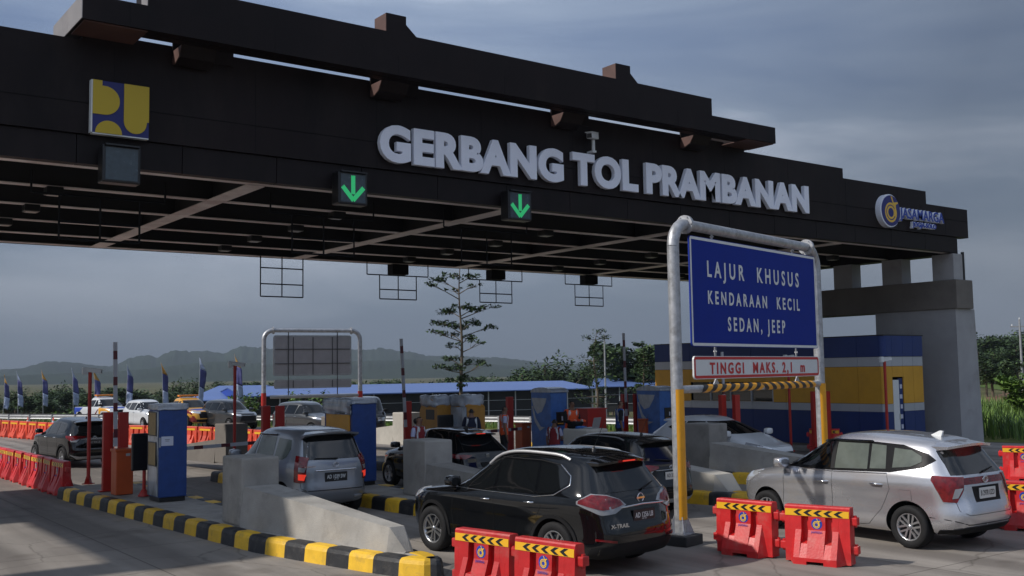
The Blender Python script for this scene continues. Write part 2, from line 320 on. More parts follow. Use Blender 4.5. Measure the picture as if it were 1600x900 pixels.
hillmesh('hills',prof_px([(-500,592),(0,588),(200,580),(330,566),(420,570),(520,567),(640,563),(800,572),(900,578),(1200,585)],3000),2400,3000,m_hill,8)

# ---------------------------------------------------------------- haze
mb=MB(); mb.box(-7000,7000,-3000,8000,-9.5,420); hzo=mb.build('haze',None,fix=True); hzo.data.materials.clear()
hm=bpy.data.materials.new('haze'); hm.use_nodes=True; n=hm.node_tree.nodes; n.clear(); o_=n.new('ShaderNodeOutputMaterial'); pv=n.new('ShaderNodeVolumePrincipled')
pv.inputs['Color'].default_value=(.38,.45,.56,1); pv.inputs['Density'].default_value=0.00017; pv.inputs['Anisotropy'].default_value=0.0
hm.node_tree.links.new(pv.outputs[0],o_.inputs['Volume']); hzo.data.materials.append(hm); tag(hzo,kind='stuff')

# ================================================================ toll islands
I1L=[(6.42,27.9),(6.45,26.7),(6.56,25),(6.7,22.5),(6.88,19.2),(7.03,16.9),(7.33,15.4),(7.6,14.2),(7.82,13.4),(7.98,13.05),(8.2,12.92),(8.36,13.1),(8.42,13.5),(8.42,27.9)]
OFF=[(0,0),(4.4,1.3),(9.4,2.0),(13.4,3.0),(17.9,4.6)]
def resamp(pts,step):
    P=[Vector((*p,0)) for p in pts]; out=[P[0]]; acc=0
    L=[0]
    for a,b in zip(P,P[1:]): L.append(L[-1]+(b-a).length)
    n=max(1,round(L[-1]/step)); res=[]
    for i in range(n+1):
        s=L[-1]*i/n
        j=max(0,min(len(P)-2,next((k for k in range(len(L)-1) if L[k+1]>=s-1e-9),len(P)-2)))
        t=(s-L[j])/max(1e-9,L[j+1]-L[j]); res.append(P[j].lerp(P[j+1],t))
    return res
isl_lab=['toll island nearest the camera with the blue cabinet and sloping wall','second toll island between the silver minivan and the black SUVs','third toll island with yellow ticket machines, behind the black SUVs','fourth toll island beside the white car','fifth toll island in front of the booth building']
def island(ix):
    ox,oy=OFF[ix]; far=29.0 if ix==0 else 31.5
    pts=[(x+ox,y+oy) for x,y in I1L]
    t=thing('toll_island',isl_lab[ix],'toll island',(ox+7.4,oy+20,0),0,'toll islands')
    loc=lambda x,y:(x-ox-7.4,y-oy-20)
    top=MB(); Pn=resamp([loc(*p) for p in pts],.25); inner=[]
    for i,p in enumerate(Pn):
        tn=(Pn[min(i+1,len(Pn)-1)]-Pn[max(0,i-1)]).normalized(); q=p+Vector((-tn.y,tn.x,0))*.2; inner.append((q.x,q.y))
    top.prism(inner,'z',.0,.265); top.build('pavement',m_conc,t)
    # kerb stones, rounded top, alternately painted
    path=resamp([loc(*p) for p in pts],.09)
    prof=[(-.02,0),(0,.2),(.02,.255),(.06,.28),(.24,.28),(.27,.262),(.27,0)]
    for col,par in (('yellow',1),('black',0)):
        n=len(path); per=6
        for s0 in range(0,n-1,per):
            if (s0//per)%2!=par: continue
            seg=list(range(s0,min(s0+per,n-1)+1)); vs=[]
            for q,i in enumerate(seg):
                a=path[max(0,i-1)]; b=path[min(n-1,i+1)]; tn=(b-a).normalized(); nn=Vector((-tn.y,tn.x,0))
                sh=.012 if q in (0,len(seg)-1) else 0
                for u,z in prof:
                    p=path[i]+nn*(u+ (sh if u<.1 else 0)); vs.append((p.x,p.y,z-(sh if z>.2 else 0)))
            kb=MB(); k=len(prof); fs=[(a*k+j,a*k+j+1,(a+1)*k+j+1,(a+1)*k+j) for a in range(len(seg)-1) for j in range(k-1)]
            fs+=[tuple(range(k)),tuple(range((len(seg)-1)*k+k-1,(len(seg)-1)*k-1,-1))]
            kb.add(vs,fs); kb.build('kerb_stone',m_cy if col=='yellow' else m_ck,t)
    return t
for i in range(5): island(i)
# crash walls on the islands
def wall(x,y,L1,m,label,z0=.27,wx=.72,sk=.85,flip=False,hl=.95,nz=.55):
    """head block then a wing falling and narrowing towards the nose"""
    t=thing('crash_wall',label,'concrete wall',(x,y,z0),PI if flip else 0,'concrete crash walls on the toll islands')
    h=MB(); h.box(0,wx,-hl,0,0,1.22,bev=.04); h.build('head_block',m,t)
    w=MB(); n=8; top=[]; 
    for i in range(n+1):
        s=i/n; yy=-hl+.03-(L1-hl-.25)*s; xl=.004+sk*s*.85; xr=wx-.004+ (sk*.85-.42*0)*s*.45; zt=.72-(.72-.36)*s
        top.append((xl,xr,yy,zt))
    xl,xr,yy,zt=top[-1]; top.append((xl+.12,xr-.05,yy-.28,.02))
    vs=[]
    for xl,xr,yy,zt in top: vs+=[(xl-.03,yy,-.02),(xl+.03,yy,zt),(xr-.03,yy,zt),(xr+.03,yy,-.02)]
    fs=[(4*i+j,4*i+(j+1)%4,4*i+4+(j+1)%4,4*i+4+j) for i in range(len(top)-1) for j in range(4)]+[(0,1,2,3),(len(vs)-1,len(vs)-2,len(vs)-3,len(vs)-4)]
    w.add(vs,fs); w.build('wing',m,t); return t
wall(7.24,18.95,5.2,m_conc,'grey crash wall sloping to the striped nose of the nearest toll island')
wall(12.0,20.45,5.2,m_conc,'grey concrete crash wall between the silver minivan and the black car in the next lane')
wall(17.1,21.0,5.3,m_concl,'pale concrete crash wall with a laptop on its head, behind the black SUVs',sk=.2)
wall(20.9,20.4,4.9,m_conc,'grey concrete crash wall in front of the white car',sk=.6)
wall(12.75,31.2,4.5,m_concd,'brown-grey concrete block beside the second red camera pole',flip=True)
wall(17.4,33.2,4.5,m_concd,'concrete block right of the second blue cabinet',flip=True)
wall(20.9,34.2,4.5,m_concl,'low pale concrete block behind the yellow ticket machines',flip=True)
# ================================================================ toll gantry
gt=thing('toll_gantry','huge dark brown stepped gate spanning the toll lanes with white lettering','toll gate',(14.45,20.5,0))
def gp(mb,name,m): 
    o=mb.build(name,m,gt,loc=(-14.45,-20.5,0)); return o
YF=20.5
f=MB()
for x0,x1,z0,z1,y0 in [(-7.2,36.1,7.62,8.67,YF),(-4.6,33.45,8.67,9.12,YF),(.15,28.7,9.12,9.44,YF),(5.0,23.9,9.44,9.62,YF)]:
    f.box(x0,x1,y0,y0+.35,z0,z1)
gp(f,'front_fascia',m_gantry)
# lower band set back, with panel joints
f=MB(); xs=[-6.9]+[ -5.2+2.03*k for k in range(20)]+[35.4]
for a,b in zip(xs,xs[1:]): f.box(a+.008,b-.008,YF+.06,YF+.3,7.05,7.60)
gp(f,'lower_band',m_gantry2)
f=MB(); f.box(-6.9,35.4,YF+.1,YF+.28,7.58,7.64); f.box(-7.2,36.1,YF-.012,YF,8.215,8.225); gp(f,'joint_line',m_blackm)
# floating upper tiers
f=MB(); f.box(4.76,24.14,19.5,19.75,9.53,10.0); f.box(4.98,23.9,19.75,20.0,9.52,9.6)
f.box(4.76,5.6,19.75,21.7,9.53,10.0); f.box(23.0,24.14,19.75,21.7,9.53,10.0)
f.box(5.96,21.52,19.56,19.8,10.0,10.5); f.box(5.98,6.3,19.8,20.4,10.0,10.5); f.box(21.2,21.5,19.8,20.4,10.0,10.5)
gp(f,'upper_fascia',m_gantry)
m_endsun=mat('sun-toned cladding end',(.25,.235,.235),.45,.1,.15,1.5,dirt=(.15,.13,.13),ds=1)  # cladding ends coloured paler to stand in for sun on them
for a in ((4.745,4.757,19.5,21.7,9.54,9.995),(5.945,5.957,19.57,19.95,10.003,10.497)): f=MB(); f.box(*a); gp(f,'sun_toned_end',m_endsun)
for a in ((4.8,5.95,19.56,20.49,9.505,9.528),(22.9,24.1,19.56,20.49,9.505,9.528)): f=MB(); f.box(*a); gp(f,'soffit',m_soffit)
for k,x in enumerate((6.75,11.25,16.5,21.2)):
    c=MB(); c.prism([(19.95,9.52),(20.49,9.52),(20.49,9.22),(20.35,9.2),(20.1,9.3)],'x',x,x+.7); gp(c,'corbel',m_gantry); c=MB(); c.prism([(19.97,9.51),(20.49,9.51),(20.49,9.24),(20.36,9.22),(20.12,9.31)],'x',x-.012,x-.001); gp(c,'corbel_side',m_soffit); c=MB(); c.box(x-.02,x+1.25,20.46,20.499,9.40,9.72); gp(c,'closure_plate',m_gantry)
for x in (11.15,17.95):
    c=MB(); c.box(x,x+.5,19.57,20.1,10.5,10.92); c.prism([(x+.5,10.5),(x+.78,10.5),(x+.5,10.74)],'y',19.58,20.05); gp(c,'roof_block',m_gantry); c=MB(); c.box(x-.012,x-.001,19.58,20.09,10.505,10.915); gp(c,'sun_toned_end',m_soffit)  # left plate paler than the cladding, sunlight put into its colour
# deck, beams
d=MB(); d.box(-3.0,35.4,20.852,33.7,8.35,8.5); d.box(-6.9,-3.002,27.6,31.0,8.35,8.5); d.box(-3,35.4,33.7,33.9,7.05,9.2); gp(d,'roof_deck',m_deck)
d=MB(); d.box(35.405,35.95,20.86,33.9,7.02,8.6); gp(d,'end_girder',m_gantry2)
YS=[20.9,23.45,26.1,28.7,31.3,33.55]
for y in YS:
    b=MB(); b.box(-3.0,35.3,y-.02,y+.02,7.07,8.34); gp(b,'beam_web',m_deck)
    b=MB(); b.box(-3.0,35.3,y-.11,y+.11,7.045,7.068); gp(b,'beam_flange',m_flange)
for x in [-2.7,1.95,8.7,15.4,22.15,28.9]:
    b=MB(); b.box(x-.03,x+.03,20.95,33.5,7.09,8.33); gp(b,'cross_web',m_deck); b=MB(); b.box(x-.21,x+.21,20.95,33.5,7.02,7.042); gp(b,'cross_beam',m_flange)
for iy,y in enumerate(YS[1:5]):
    for x in [-2.4,5.2,11.9,18.6,25.3,32.0]:
        xx=x+ (iy%2)*.1; b=MB(); b.box(xx-.17,xx+.17,y-.17,y+.17,6.88,7.04,bev=.02); l=gp(b,'downlight',m_black)
        g=MB(); g.box(xx-.12,xx+.12,y-.12,y+.12,6.87,6.879); o=g.build('lamp_glass',m_lamp,l)
for i in range(15):
    x=-6.0+2.9*i
    for z0_,z1_,ok in ((7.64,8.66,True),(8.68,9.1,-4<x<33),(9.13,9.42,.5<x<28)):
        if ok: f=MB(); f.box(x,x+.014,YF-.003,YF-.0005,z0_,z1_); gp(f,'panel_joint',m_blackm)
    if 5.2<x<23.8: f=MB(); f.box(x,x+.014,19.497,19.4995,9.55,9.98); gp(f,'panel_joint',m_blackm)
# lettering : every letter a part
me=T(None,'GERBANG TOL PRAMBANAN',1.12,.07,m_white,None,off=.034,w=15.2,space=1.06) if False else None
cu=bpy.data.curves.new('t','FONT'); cu.body='GERBANG TOL PRAMBANAN'; cu.size=1.14; cu.extrude=.055; cu.offset=.05; cu.resolution_u=5; cu.bevel_depth=.012; cu.space_character=1.07; cu.space_word=.8
ob=bpy.data.objects.new('t',cu); COL.objects.link(ob); dg=bpy.context.evaluated_depsgraph_get(); dg.update(); me=bpy.data.meshes.new_from_object(ob.evaluated_get(dg)); bpy.data.objects.remove(ob)
xs=[v.co.x for v in me.vertices]; zs=[v.co.y for v in me.vertices]; kx=15.3/(max(xs)-min(xs)); ky=.88/(max(zs)-min(zs)); x0=min(xs); z0=min(zs)
for vs,fs in islands(me):
    L_=MB(); L_.add([(11.4+(v.x-x0)*kx,YF-.09-v.z,7.76+(v.y-z0)*ky) for v in vs],fs); gp(L_,'letter',m_white)
# ministry emblem
def poly_plate(pts,th): 
    m=MB(); m.prism(pts,'y',-th,0); return m
e=MB(); e.box(5.18,6.24,YF-.14,YF-.001,7.64,8.66); em=gp(e,'emblem_panel',[m_logob2]); 
e=MB(); e.box(5.15,5.178,YF-.142,YF-.001,7.64,8.66); e.box(5.18,6.24,YF-.142,YF-.001,7.615,7.638); gp(e,'panel_edge',m_signwhite)
def arc(cx,cz,r,a0,a1,n=20): return [(cx+r*math.cos(R(a0+(a1-a0)*i/n)),cz+r*math.sin(R(a0+(a1-a0)*i/n))) for i in range(n+1)]
ex,ez=5.18,7.64
def ep(pts): 
    m=MB(); m.prism([(ex+x,ez+z) for x,z in pts],'y',YF-.155,YF-.141); gp(m,'emblem_shape',m_logoy2)
ep([(0,.36)]+[(.0,.36)]+arc(.22,.64,.28,-90,90)[0:]+[(.17,.92),(.17,1.02),(0,1.02)][0:])
ep([(.58,1.02),(.58,.27)]+arc(.80,.27,.215,180,360)[1:]+[(1.02,.27),(1.02,.31),(1.06,.31),(1.06,1.02)])
ep(arc(.30,0,.25,0,180))
# road operator logo
def logo(parent,cx,cy,cz,r,y,mats,face=(PI/2,0,0),thick=.02,Mx=None):
    """disc with a golden d-shaped double ring; built in local xz plane at y, facing -y"""
    mb_,my_=mats; res=[]
    d=MB(); d.prism(arc(0,0,r,0,360,32)[:-1],'y',-thick,0,M=Mx); res.append(d.build('logo_disc',mb_,parent))
    g=MB()
    for ro,ri in ((.74,.58),(.50,.34)):
        a=arc(-.04*r,-.12*r,ro*r*.88,-20 if ro>.6 else 0,340 if ro>.6 else 360,28); b=arc(-.04*r,-.12*r,ri*r*.88,-20 if ro>.6 else 0,340 if ro>.6 else 360,28); n=len(a)
        vs=[(x,-thick-.003,z) for x,z in a]+[(x,-thick-.003,z) for x,z in b]
        g.add(vs,[(i,i+1,n+i+1,n+i) for i in range(n-1)],0,False,Mx)
    g.prism([(.36*r,-.35*r),(.52*r,-.35*r),(.52*r,.42*r),(.78*r,.52*r),(.72*r,.62*r),(.30*r,.55*r),(.12*r,.95*r),(-.02*r,.95*r),(.2*r,.5*r),(.36*r,.3*r)],'y',-thick-.006,-thick-.002,M=Mx)
    res.append(g.build('logo_ring',my_,parent)); return res
m_logoblue3=mat('dark blue logo face',(.014,.018,.16),.4)
lo=MB(); lo.prism(arc(30.95,8.2,.56,0,360,40)[:-1],'y',YF-.2,YF-.001); gp(lo,'logo_backing',m_white)
for o in logo(gt,0,0,0,.52,0,(m_logoblue3,m_logoy)): o.location=(30.97-14.45,-.205,8.2)
for s,sz,x,z,w in (('JASAMARGA',.50,31.62,8.03,2.7),('JOGJA-SOLO',.22,32.35,7.78,1.45)):
    T('logo_lettering',s,sz,.05,m_white,gt,loc=(x-14.45+w/2,-.06,z),off=.012,w=w)
    T('logo_lettering',s,sz,.004,m_logob,gt,loc=(x-14.45+w/2,-.135,z),off=.008,w=w)
# ---------------- piers
def pier(x,label,m):
    s=1
    t=thing('gantry_pier',label,'pier',(x,20.4,0))
    for y in (.1,6.9):
        w=MB(); b=[(0,y),(1.25,y),(1.25,y+3.3),(0,y+3.3)]; 
        vs=[(px+(-.0 if px==0 else .22),py+(-.0 if py==y else 0),-.1) for px,py in b]+[(px,py,5.0) for px,py in b]; w.add(vs,[(3,2,1,0),(4,5,6,7),(0,1,5,4),(1,2,6,5),(2,3,7,6),(3,0,4,7)]); w.build('pier_wall',m,t)
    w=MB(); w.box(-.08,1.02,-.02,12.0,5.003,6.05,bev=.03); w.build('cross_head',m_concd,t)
    for y in (.1,2.2,4.4,6.8,9.0,11.0):
        w=MB(); w.box(.02,.62,y,y+.85,6.052,7.0,bev=.02); w.build('stub_column',m,t)
    return t
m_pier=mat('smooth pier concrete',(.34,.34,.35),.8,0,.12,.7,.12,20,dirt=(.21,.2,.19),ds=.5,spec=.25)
pier(35.0,'tall grey concrete pier holding up the right end of the gate',m_pier)
pd=MB(); pd.tube([(35.85,20.62,5.9),(35.85,20.62,7.1)],.06,8); tag(pd.build('drain_pipe',m_black),'black drain pipe running down from the gate to the right pier','pipe')
# ---------------- hanging frames and lane signals
def frame(x,y,label,wide=True):
    t=thing('hanging_frame',label,'sign frame',(x,y,7.04),0,'black steel frames hanging under the gate')
    w=MB(); r=.022
    def bar(x0,z0,x1,z1): w.tube([(x0,0,z0),(x1,0,z1)],r,4)
    hw=1.3
    if wide:
        bar(-hw,0,-hw,-.45); bar(hw,0,hw,-.45); bar(-hw,-.45,hw,-.45)
        for q in (-.78,0,.78): bar(q,-.45,q,-1.33)
        bar(-.78,-1.33,.78,-1.33); bar(-.78,-.98,.78,-.98)
    else:
        for q in (-.78,0,.78): bar(q,0,q,-1.38)
        for z in (-.4,-.95,-1.38): bar(-.78,z,.78,z)
    w.build('steel_bars',m_blackm,t); return t
names=['leftmost of the','second from left of the','third from left of the','rightmost of the']
frame(14.8,33.3,'plain four-bar frame without a box, leftmost under the rear edge of the gate',False)
for x,l in ((19.4,'hanging frame left of the tall tree top, under the rear edge'),(23.85,'hanging frame just right of the tall tree top, under the rear edge'),(28.7,'rightmost hanging frame under the rear edge of the gate')):
    frame(x,33.3,l)
    b=MB(); b.box(x-.34,x+.34,33.1,33.5,6.62,7.0,bev=.02); tag(b.build('rear_signal_box',m_blackm),'black box on the '+l.replace('hanging frame ','frame ').replace(', under the rear edge','').replace(' under the rear edge of the gate',''),'signal','black rear signal boxes')
for x,l in ((5.68,'hanging frame behind the unlit lane signal at the left'),(10.62,'hanging frame behind the left green arrow signal'),(15.2,'hanging frame behind the right green arrow signal')):
    frame(x,21.6,l)
def signal(x,label,lit):
    t=thing('lane_signal',label,'lane signal',(x,20.28,7.03),0,'lane signals on the front of the gate'); s=.36
    b=MB(); b.box(-s,s,-.12,.2,-s,s,bev=.03); b.build('housing',m_black,t)
    b=MB(); b.box(-s+.06,s-.06,-.128,-.121,-s+.05,s-.05); b.build('lens_panel',m_lens,t)
    if lit:
        b=MB()
        for ax,az,bx,bz in ((0,.27,0,-.12),(-.25,.02,0,-.26),(.25,.02,0,-.26)):
            d=Vector((bx-ax,0,bz-az)); L0=d.length; d.normalize(); nn=Vector((-d.z,0,d.x)); cnt=int(L0/.035)
            for i in range(cnt+1):
                p=Vector((ax,0,az))+d*(L0*i/cnt)
                for u in (-.036,0,.036):
                    q=p+nn*u; b.add([(q.x-.014,-.131,q.z-.014),(q.x+.014,-.131,q.z-.014),(q.x+.014,-.131,q.z+.014),(q.x-.014,-.131,q.z+.014)],[(0,1,2,3)])
            n2=nn*.05; 
            P=[Vector((ax,-.1295,az))+n2,Vector((ax,-.1295,az))-n2,Vector((bx,-.1295,bz))-n2,Vector((bx,-.1295,bz))+n2]; b.add(P,[(0,1,2,3)])
        b.build('arrow',m_green,t)
    b=MB(); b.box(-.32,.32,-.2,-.121,s-.02,s+.01); b.build('visor',m_black,t)
    return t
signal(5.68,'unlit square lane signal below the yellow and blue emblem',False)
signal(10.62,'lane signal with lit green arrow, left of the two lit ones',True)
signal(15.2,'lane signal with lit green arrow, right of the two lit ones',True)
# cctv on the fascia
def camera_head(parent,loc,rz,s=1.,name='camera_body'):
    b=MB(); b.box(-.07*s,.07*s,-.26*s,.2*s,-.06*s,.07*s,bev=.015*s); b.box(-.085*s,.085*s,-.32*s,.16*s,.072*s,.088*s)
    o=b.build(name,m_signwhite,parent,loc=loc,rot=(R(8),0,rz))
    g=MB(); g.lathe([(0,-.265*s),(.05*s,-.265*s),(.055*s,-.255*s),(.055*s,-.2*s)],12,M=Matrix.Rotation(-PI/2,4,'X')@Matrix.Scale(-1,4,(0,0,1))); 
    l=MB(); l.box(-.055*s,.055*s,-.275*s,-.262*s,-.045*s,.05*s); l.build('lens',m_black,o); return o
t=thing('security_camera','white box camera on a short post above the letter T of the gate','camera',(17.75,20.3,8.7))
p=MB(); p.tube([(0,0,0),(0,0,.3)],.045,10); p.box(-.06,.06,-.05,.2,-.03,.02); p.build('post',m_signwhite,t); camera_head(t,(0,0,.4),R(-60),1.15)
# ================================================================ big lane sign frame
def sign_frame(label,A,B,ztop,front,rp=.105,low='amber'):
    A=Vector((*A,0)); B=Vector((*B,0)); d=B-A; Wd=d.length; rz=math.atan2(d.y,d.x)
    t=thing('sign_portal',label,'sign portal',tuple(A),rz)
    z1=ztop-rp
    for nm,x,sgn in (('post',0,1),('post',Wd,-1)):
        p=MB(); zl=2.62 if front else 2.2
        p.tube([(x,0,.16),(x,0,z1-.42)],rp,20); p.build('post',m_steel,t)
        e_=MB(); e_.tube([(x+sgn*.42*(1-math.cos(a)),0,z1-.42+.42*math.sin(a)) for a in [PI/2*i/8 for i in range(9)]],rp,20); e_.build('elbow',m_steel,t)
        s=MB(); ks=16; A0=R(-160) if front else R(0); A1=R(70) if front else R(360); rs=rp+.014; vs=[]
        for zz_ in (.42,zl):
            for q in range(ks+1): an=A0+(A1-A0)*q/ks; vs+=[(x+rs*math.cos(an),rs*math.sin(an),zz_)]
        s.add(vs,[(q,q+1,ks+2+q,ks+1+q) for q in range(ks)],0,True); s.build('painted_sleeve',m_amberpost if low=='amber' else m_red,t)
        c=MB(); c.box(x-.27,x+.27,-.27,.27,0,.17,bev=.02); c.build('base_block',m_concd2,t)
        c=MB(); 
        for a in range(4):
            an=a*PI/2+PI/4; c.prism([(rp,.17),(rp+.13,.17),(rp,.5)],'y',-.008,.008,M=Matrix.Translation((x,0,0))@Matrix.Rotation(an,4,'Z'))
        c.box(x-.17,x+.17,-.17,.17,.171,.19)
        for a in range(4): c.tube([(x+.13*(1 if a%2 else -1),.13*(1 if a//2 else -1),.18),(x+.13*(1 if a%2 else -1),.13*(1 if a//2 else -1),.25)],.014,6)
        c.build('base_gusset',m_steel,t)
        c=MB(); 
        xa=x+sgn*.42
        c.tube([(xa-.035,0,z1),(xa+.035,0,z1)],rp+.06,20)
        for k in range(6): an=k*PI/3; c.tube([(xa-.06,(rp+.035)*math.cos(an),z1+(rp+.035)*math.sin(an)),(xa+.06,(rp+.035)*math.cos(an),z1+(rp+.035)*math.sin(an))],.012,6)
        c.build('flange_joint',m_steel,t)
    c=MB(); c.tube([(.42,0,z1),(Wd-.42,0,z1)],rp-.01,20); c.build('top_rail',m_steel,t)
    return t,Wd,z1,rz
m_amberpost=mat('amber painted post',(.80,.36,.012),.4,0,.06,2,dirt=(.6,.27,.02),ds=3)
m_concd2=mat('black bitumen base',(.03,.03,.031),.8,0,.2,6)
A=(12.92,12.74); B=(18.55,14.04)
t,Wd,z1,rz=sign_frame('galvanised pipe portal with amber lower posts between the black car and the silver car',A,B,5.62,True)
# local helper point at px
def board(parent,name,x0,x1,z0,z1,y,face,border,bw,r=.06,th=.03):
    def rr(x0,x1,z0,z1,r): 
        P=[]
        for cx,cz,a in ((x1-r,z1-r,0),(x0+r,z1-r,90),(x0+r,z0+r,180),(x1-r,z0+r,270)): P+=arc(cx,cz,r,a,a+90,6)
        return P
    b=MB(); b.prism(rr(x0,x1,z0,z1,r),'y',y,y+th); o=b.build(name,face,parent)
    A_=rr(x0+.012,x1-.012,z0+.012,z1-.012,r-.01); B_=rr(x0+.012+bw,x1-.012-bw,z0+.012+bw,z1-.012-bw,max(.01,r-bw)); n=len(A_)
    g=MB(); g.add([(x,y-.003,z) for x,z in A_]+[(x,y-.003,z) for x,z in B_],[(i,(i+1)%n,n+(i+1)%n,n+i) for i in range(n)]); g.build('border',border,o)
    return o
bl=thing('lane_sign','blue board reading LAJUR KHUSUS KENDARAAN KECIL hung in the pipe portal','sign',(A[0],A[1],0),rz)
yb=-.05
board(bl,'sign_board',.46,Wd-.14,3.36,5.33,yb,m_signblue,m_signwhite,.05)
xc=(.46+Wd-.14)/2
for s,z,w,sz in (('LAJUR  KHUSUS',4.63,3.75,.41),('KENDARAAN  KECIL',4.14,3.75,.33),('SEDAN, JEEP',3.66,2.35,.36)):
    T('sign_text',s,sz,.002,m_signwhite,bl,loc=(xc-.12,yb-.006,z),off=.008,w=w,space=1.6)
def hang(parent,x,za,zb): 
    b=MB(); b.box(x-.03,x+.03,-.006,.006,za,zb); b.tube([(x,-.03,(za+zb)/2),(x,.03,(za+zb)/2)],.018,6); b.build('hanger',m_steel,parent)
for x in (1.35,Wd-1.1): hang(bl,x,5.33,z1-.08)
hs=thing('height_sign','white board with red border reading TINGGI MAKS. 2,1 m under the blue board','sign',(A[0],A[1],0),rz)
board(hs,'sign_board',.5,Wd-.14,2.78,3.19,yb,m_signwhite,m_signred,.05,r=.07)
T('sign_text','TINGGI  MAKS. 2,1  m',.28,.002,m_signred,hs,loc=(xc-.05,yb-.006,2.875),off=.008,w=3.9,space=1.4)
for x in (1.35,Wd-1.1): hang(hs,x,3.19,3.36)
# striped height bar
hb=thing('height_bar','galvanised bar wrapped in slanted amber and black stripes, hung below the red bordered sign','height bar',(A[0],A[1],0),rz)
b=MB(); b.tube([(.1,0,2.61),(Wd-.1,0,2.61)],.07,14); b.build('bar',m_steel,hb)
am=MB(); bk=MB(); n=28; xa,xb=.75,Wd-.35; sg=16
for i in range(n):
    s0=xa+(xb-xa)*i/n; s1=xa+(xb-xa)*(i+1)/n; w=am if i%2 else bk; slant=.32*(-1 if i>=n//2 else 1) if True else 0
    vs=[]
    for k in range(sg+1):
        an=2*PI*k/sg; o_=slant*.5*math.sin(an)*.6
        for s in (s0,s1): vs.append((min(xb,max(xa,s+o_)),.074*math.cos(an),2.61+.074*math.sin(an)))
    w.add(vs,[(2*k,2*k+1,2*k+3,2*k+2) for k in range(sg)],0,True)
am.build('amber_stripes',m_orangetape if 'm_orangetape' in globals() else m_amberpost,hb); bk.build('black_stripes',m_chk,hb)
for x in (1.35,Wd-1.1):
    g=MB(); g.prism([(x-.1,2.68),(x+.1,2.68),(x,2.80)],'y',-.01,.01); g.build('hanger',m_steel,hb)
# second portal seen from behind
A2=(18.7,44.0);B2=(23.1,43.2)
t2,W2,zz,rz2=sign_frame('grey pipe portal seen from behind, beyond the second blue cabinet',A2,B2,5.1,False,rp=.10,low='red')
m_back=mat('bare aluminium sign back',(.30,.29,.30),.55,.2,.08,2)
m_rib=mat('dark sign ribs',(.06,.06,.065),.5)
bs=thing('rear_facing_sign','large ribbed grey back of a sign hung in the far portal','sign',(A2[0],A2[1],0),rz2)
board(bs,'sign_board',.42,W2-.42,2.95,4.78,.0,m_back,m_galv,.07,r=.12)
b=MB()
for i in range(1,4): x=.42+(W2-.84)*i/4; b.box(x-.015,x+.015,-.03,-.004,3.0,4.7)
for z in (3.5,4.15): b.box(.5,W2-.5,-.028,-.004,z-.015,z+.015)
for x in (1.1,W2-1.1): b.box(x-.02,x+.02,-.05,-.031,2.0,4.95)
b.build('ribs',m_rib,bs)
bs=thing('rear_facing_sign','narrow ribbed grey back of a lower sign plate hung in the far portal','sign',(A2[0],A2[1],0),rz2)
board(bs,'sign_board',.46,W2-.42,2.38,2.78,.0,m_back,m_galv,.06,r=.08)
b=MB()
for i in range(1,4): x=.42+(W2-.84)*i/4; b.box(x-.015,x+.015,-.03,-.004,2.42,2.74)
b.build('ribs',m_rib,bs)
hb=thing('height_bar','plain pale height bar in the far portal','height bar',(A2[0],A2[1],0),rz2)
b=MB(); b.tube([(.3,0,2.02),(W2-.1,0,2.02)],.08,12); b.build('bar',m_galv,hb)
# ================================================================ barriers (water filled)
PC=[(-.17,-.25),(-.17,-.25)]
def barrier_mesh(detail=True,faded=False):
    b=MB()
    full=[(-.25,.0),(-.25,.10),(-.105,.50),(-.085,.84),(-.07,.86),(.07,.86),(.085,.84),(.105,.50),(.25,.10),(.25,0)]
    ntch=[(-.25,.0),(-.25,.10),(-.16,.30),(-.02,.34),(-.02,.66),(-.094,.70),(-.085,.84),(-.07,.86),(.07,.86),(.085,.84),(.094,.70),(.02,.66),(.02,.34),(.16,.30),(.25,.10),(.25,0)]
    thin=[(-.105,.02),(-.105,.50),(-.085,.84),(-.07,.86),(.07,.86),(.085,.84),(.105,.50),(.105,.02)]
    lift=lambda P:[(y,max(z,.05)) for y,z in P]
    b.prism(thin,'x',-.5,-.425); b.prism(thin,'x',.425,.5)
    # end wedges, slope pulled in at both ends
    for s in (-1,1):
        vs=[]
        for x,P in ((.425,[(-.106,.02),(-.106,.50),(.106,.50),(.106,.02)]),(.33,[(-.25,.0),(-.25,.10),(-.105,.50),(.105,.50),(.25,.10),(.25,0)])): vs+=[(s*x,y,z) for y,z in P]
        f=[(0,1,6,5),(0,5,4),(1,2,7,6),(2,3,8),(2,8,7),(3,9,8),(3,0,4,9),(0,3,2,1),(4,5,6,7,8,9)]; b.add(vs,f)
        b.prism([(-.104,.5),(-.085,.84),(-.07,.86),(.07,.86),(.085,.84),(.104,.5)],'x',s*.331,s*.424)
    for a,c,P in ((-.33,-.24,full),(-.24,-.13,ntch),(-.13,.13,lift(full)),(.13,.24,ntch),(.24,.33,full)): b.prism(P,'x',a,c)
    for s in (-1,1):
        for z in (.24,.66):
            zz=z+(.0 if s>0 else .0)
            b.box(s*.46 if s>0 else -.60,.60 if s>0 else s*.46,-.062,.062,zz-.06,zz+.06,bev=.018)
            b.tube([(s*.555,0,zz-.085),(s*.555,0,zz+.085)],.026,8)
    return b
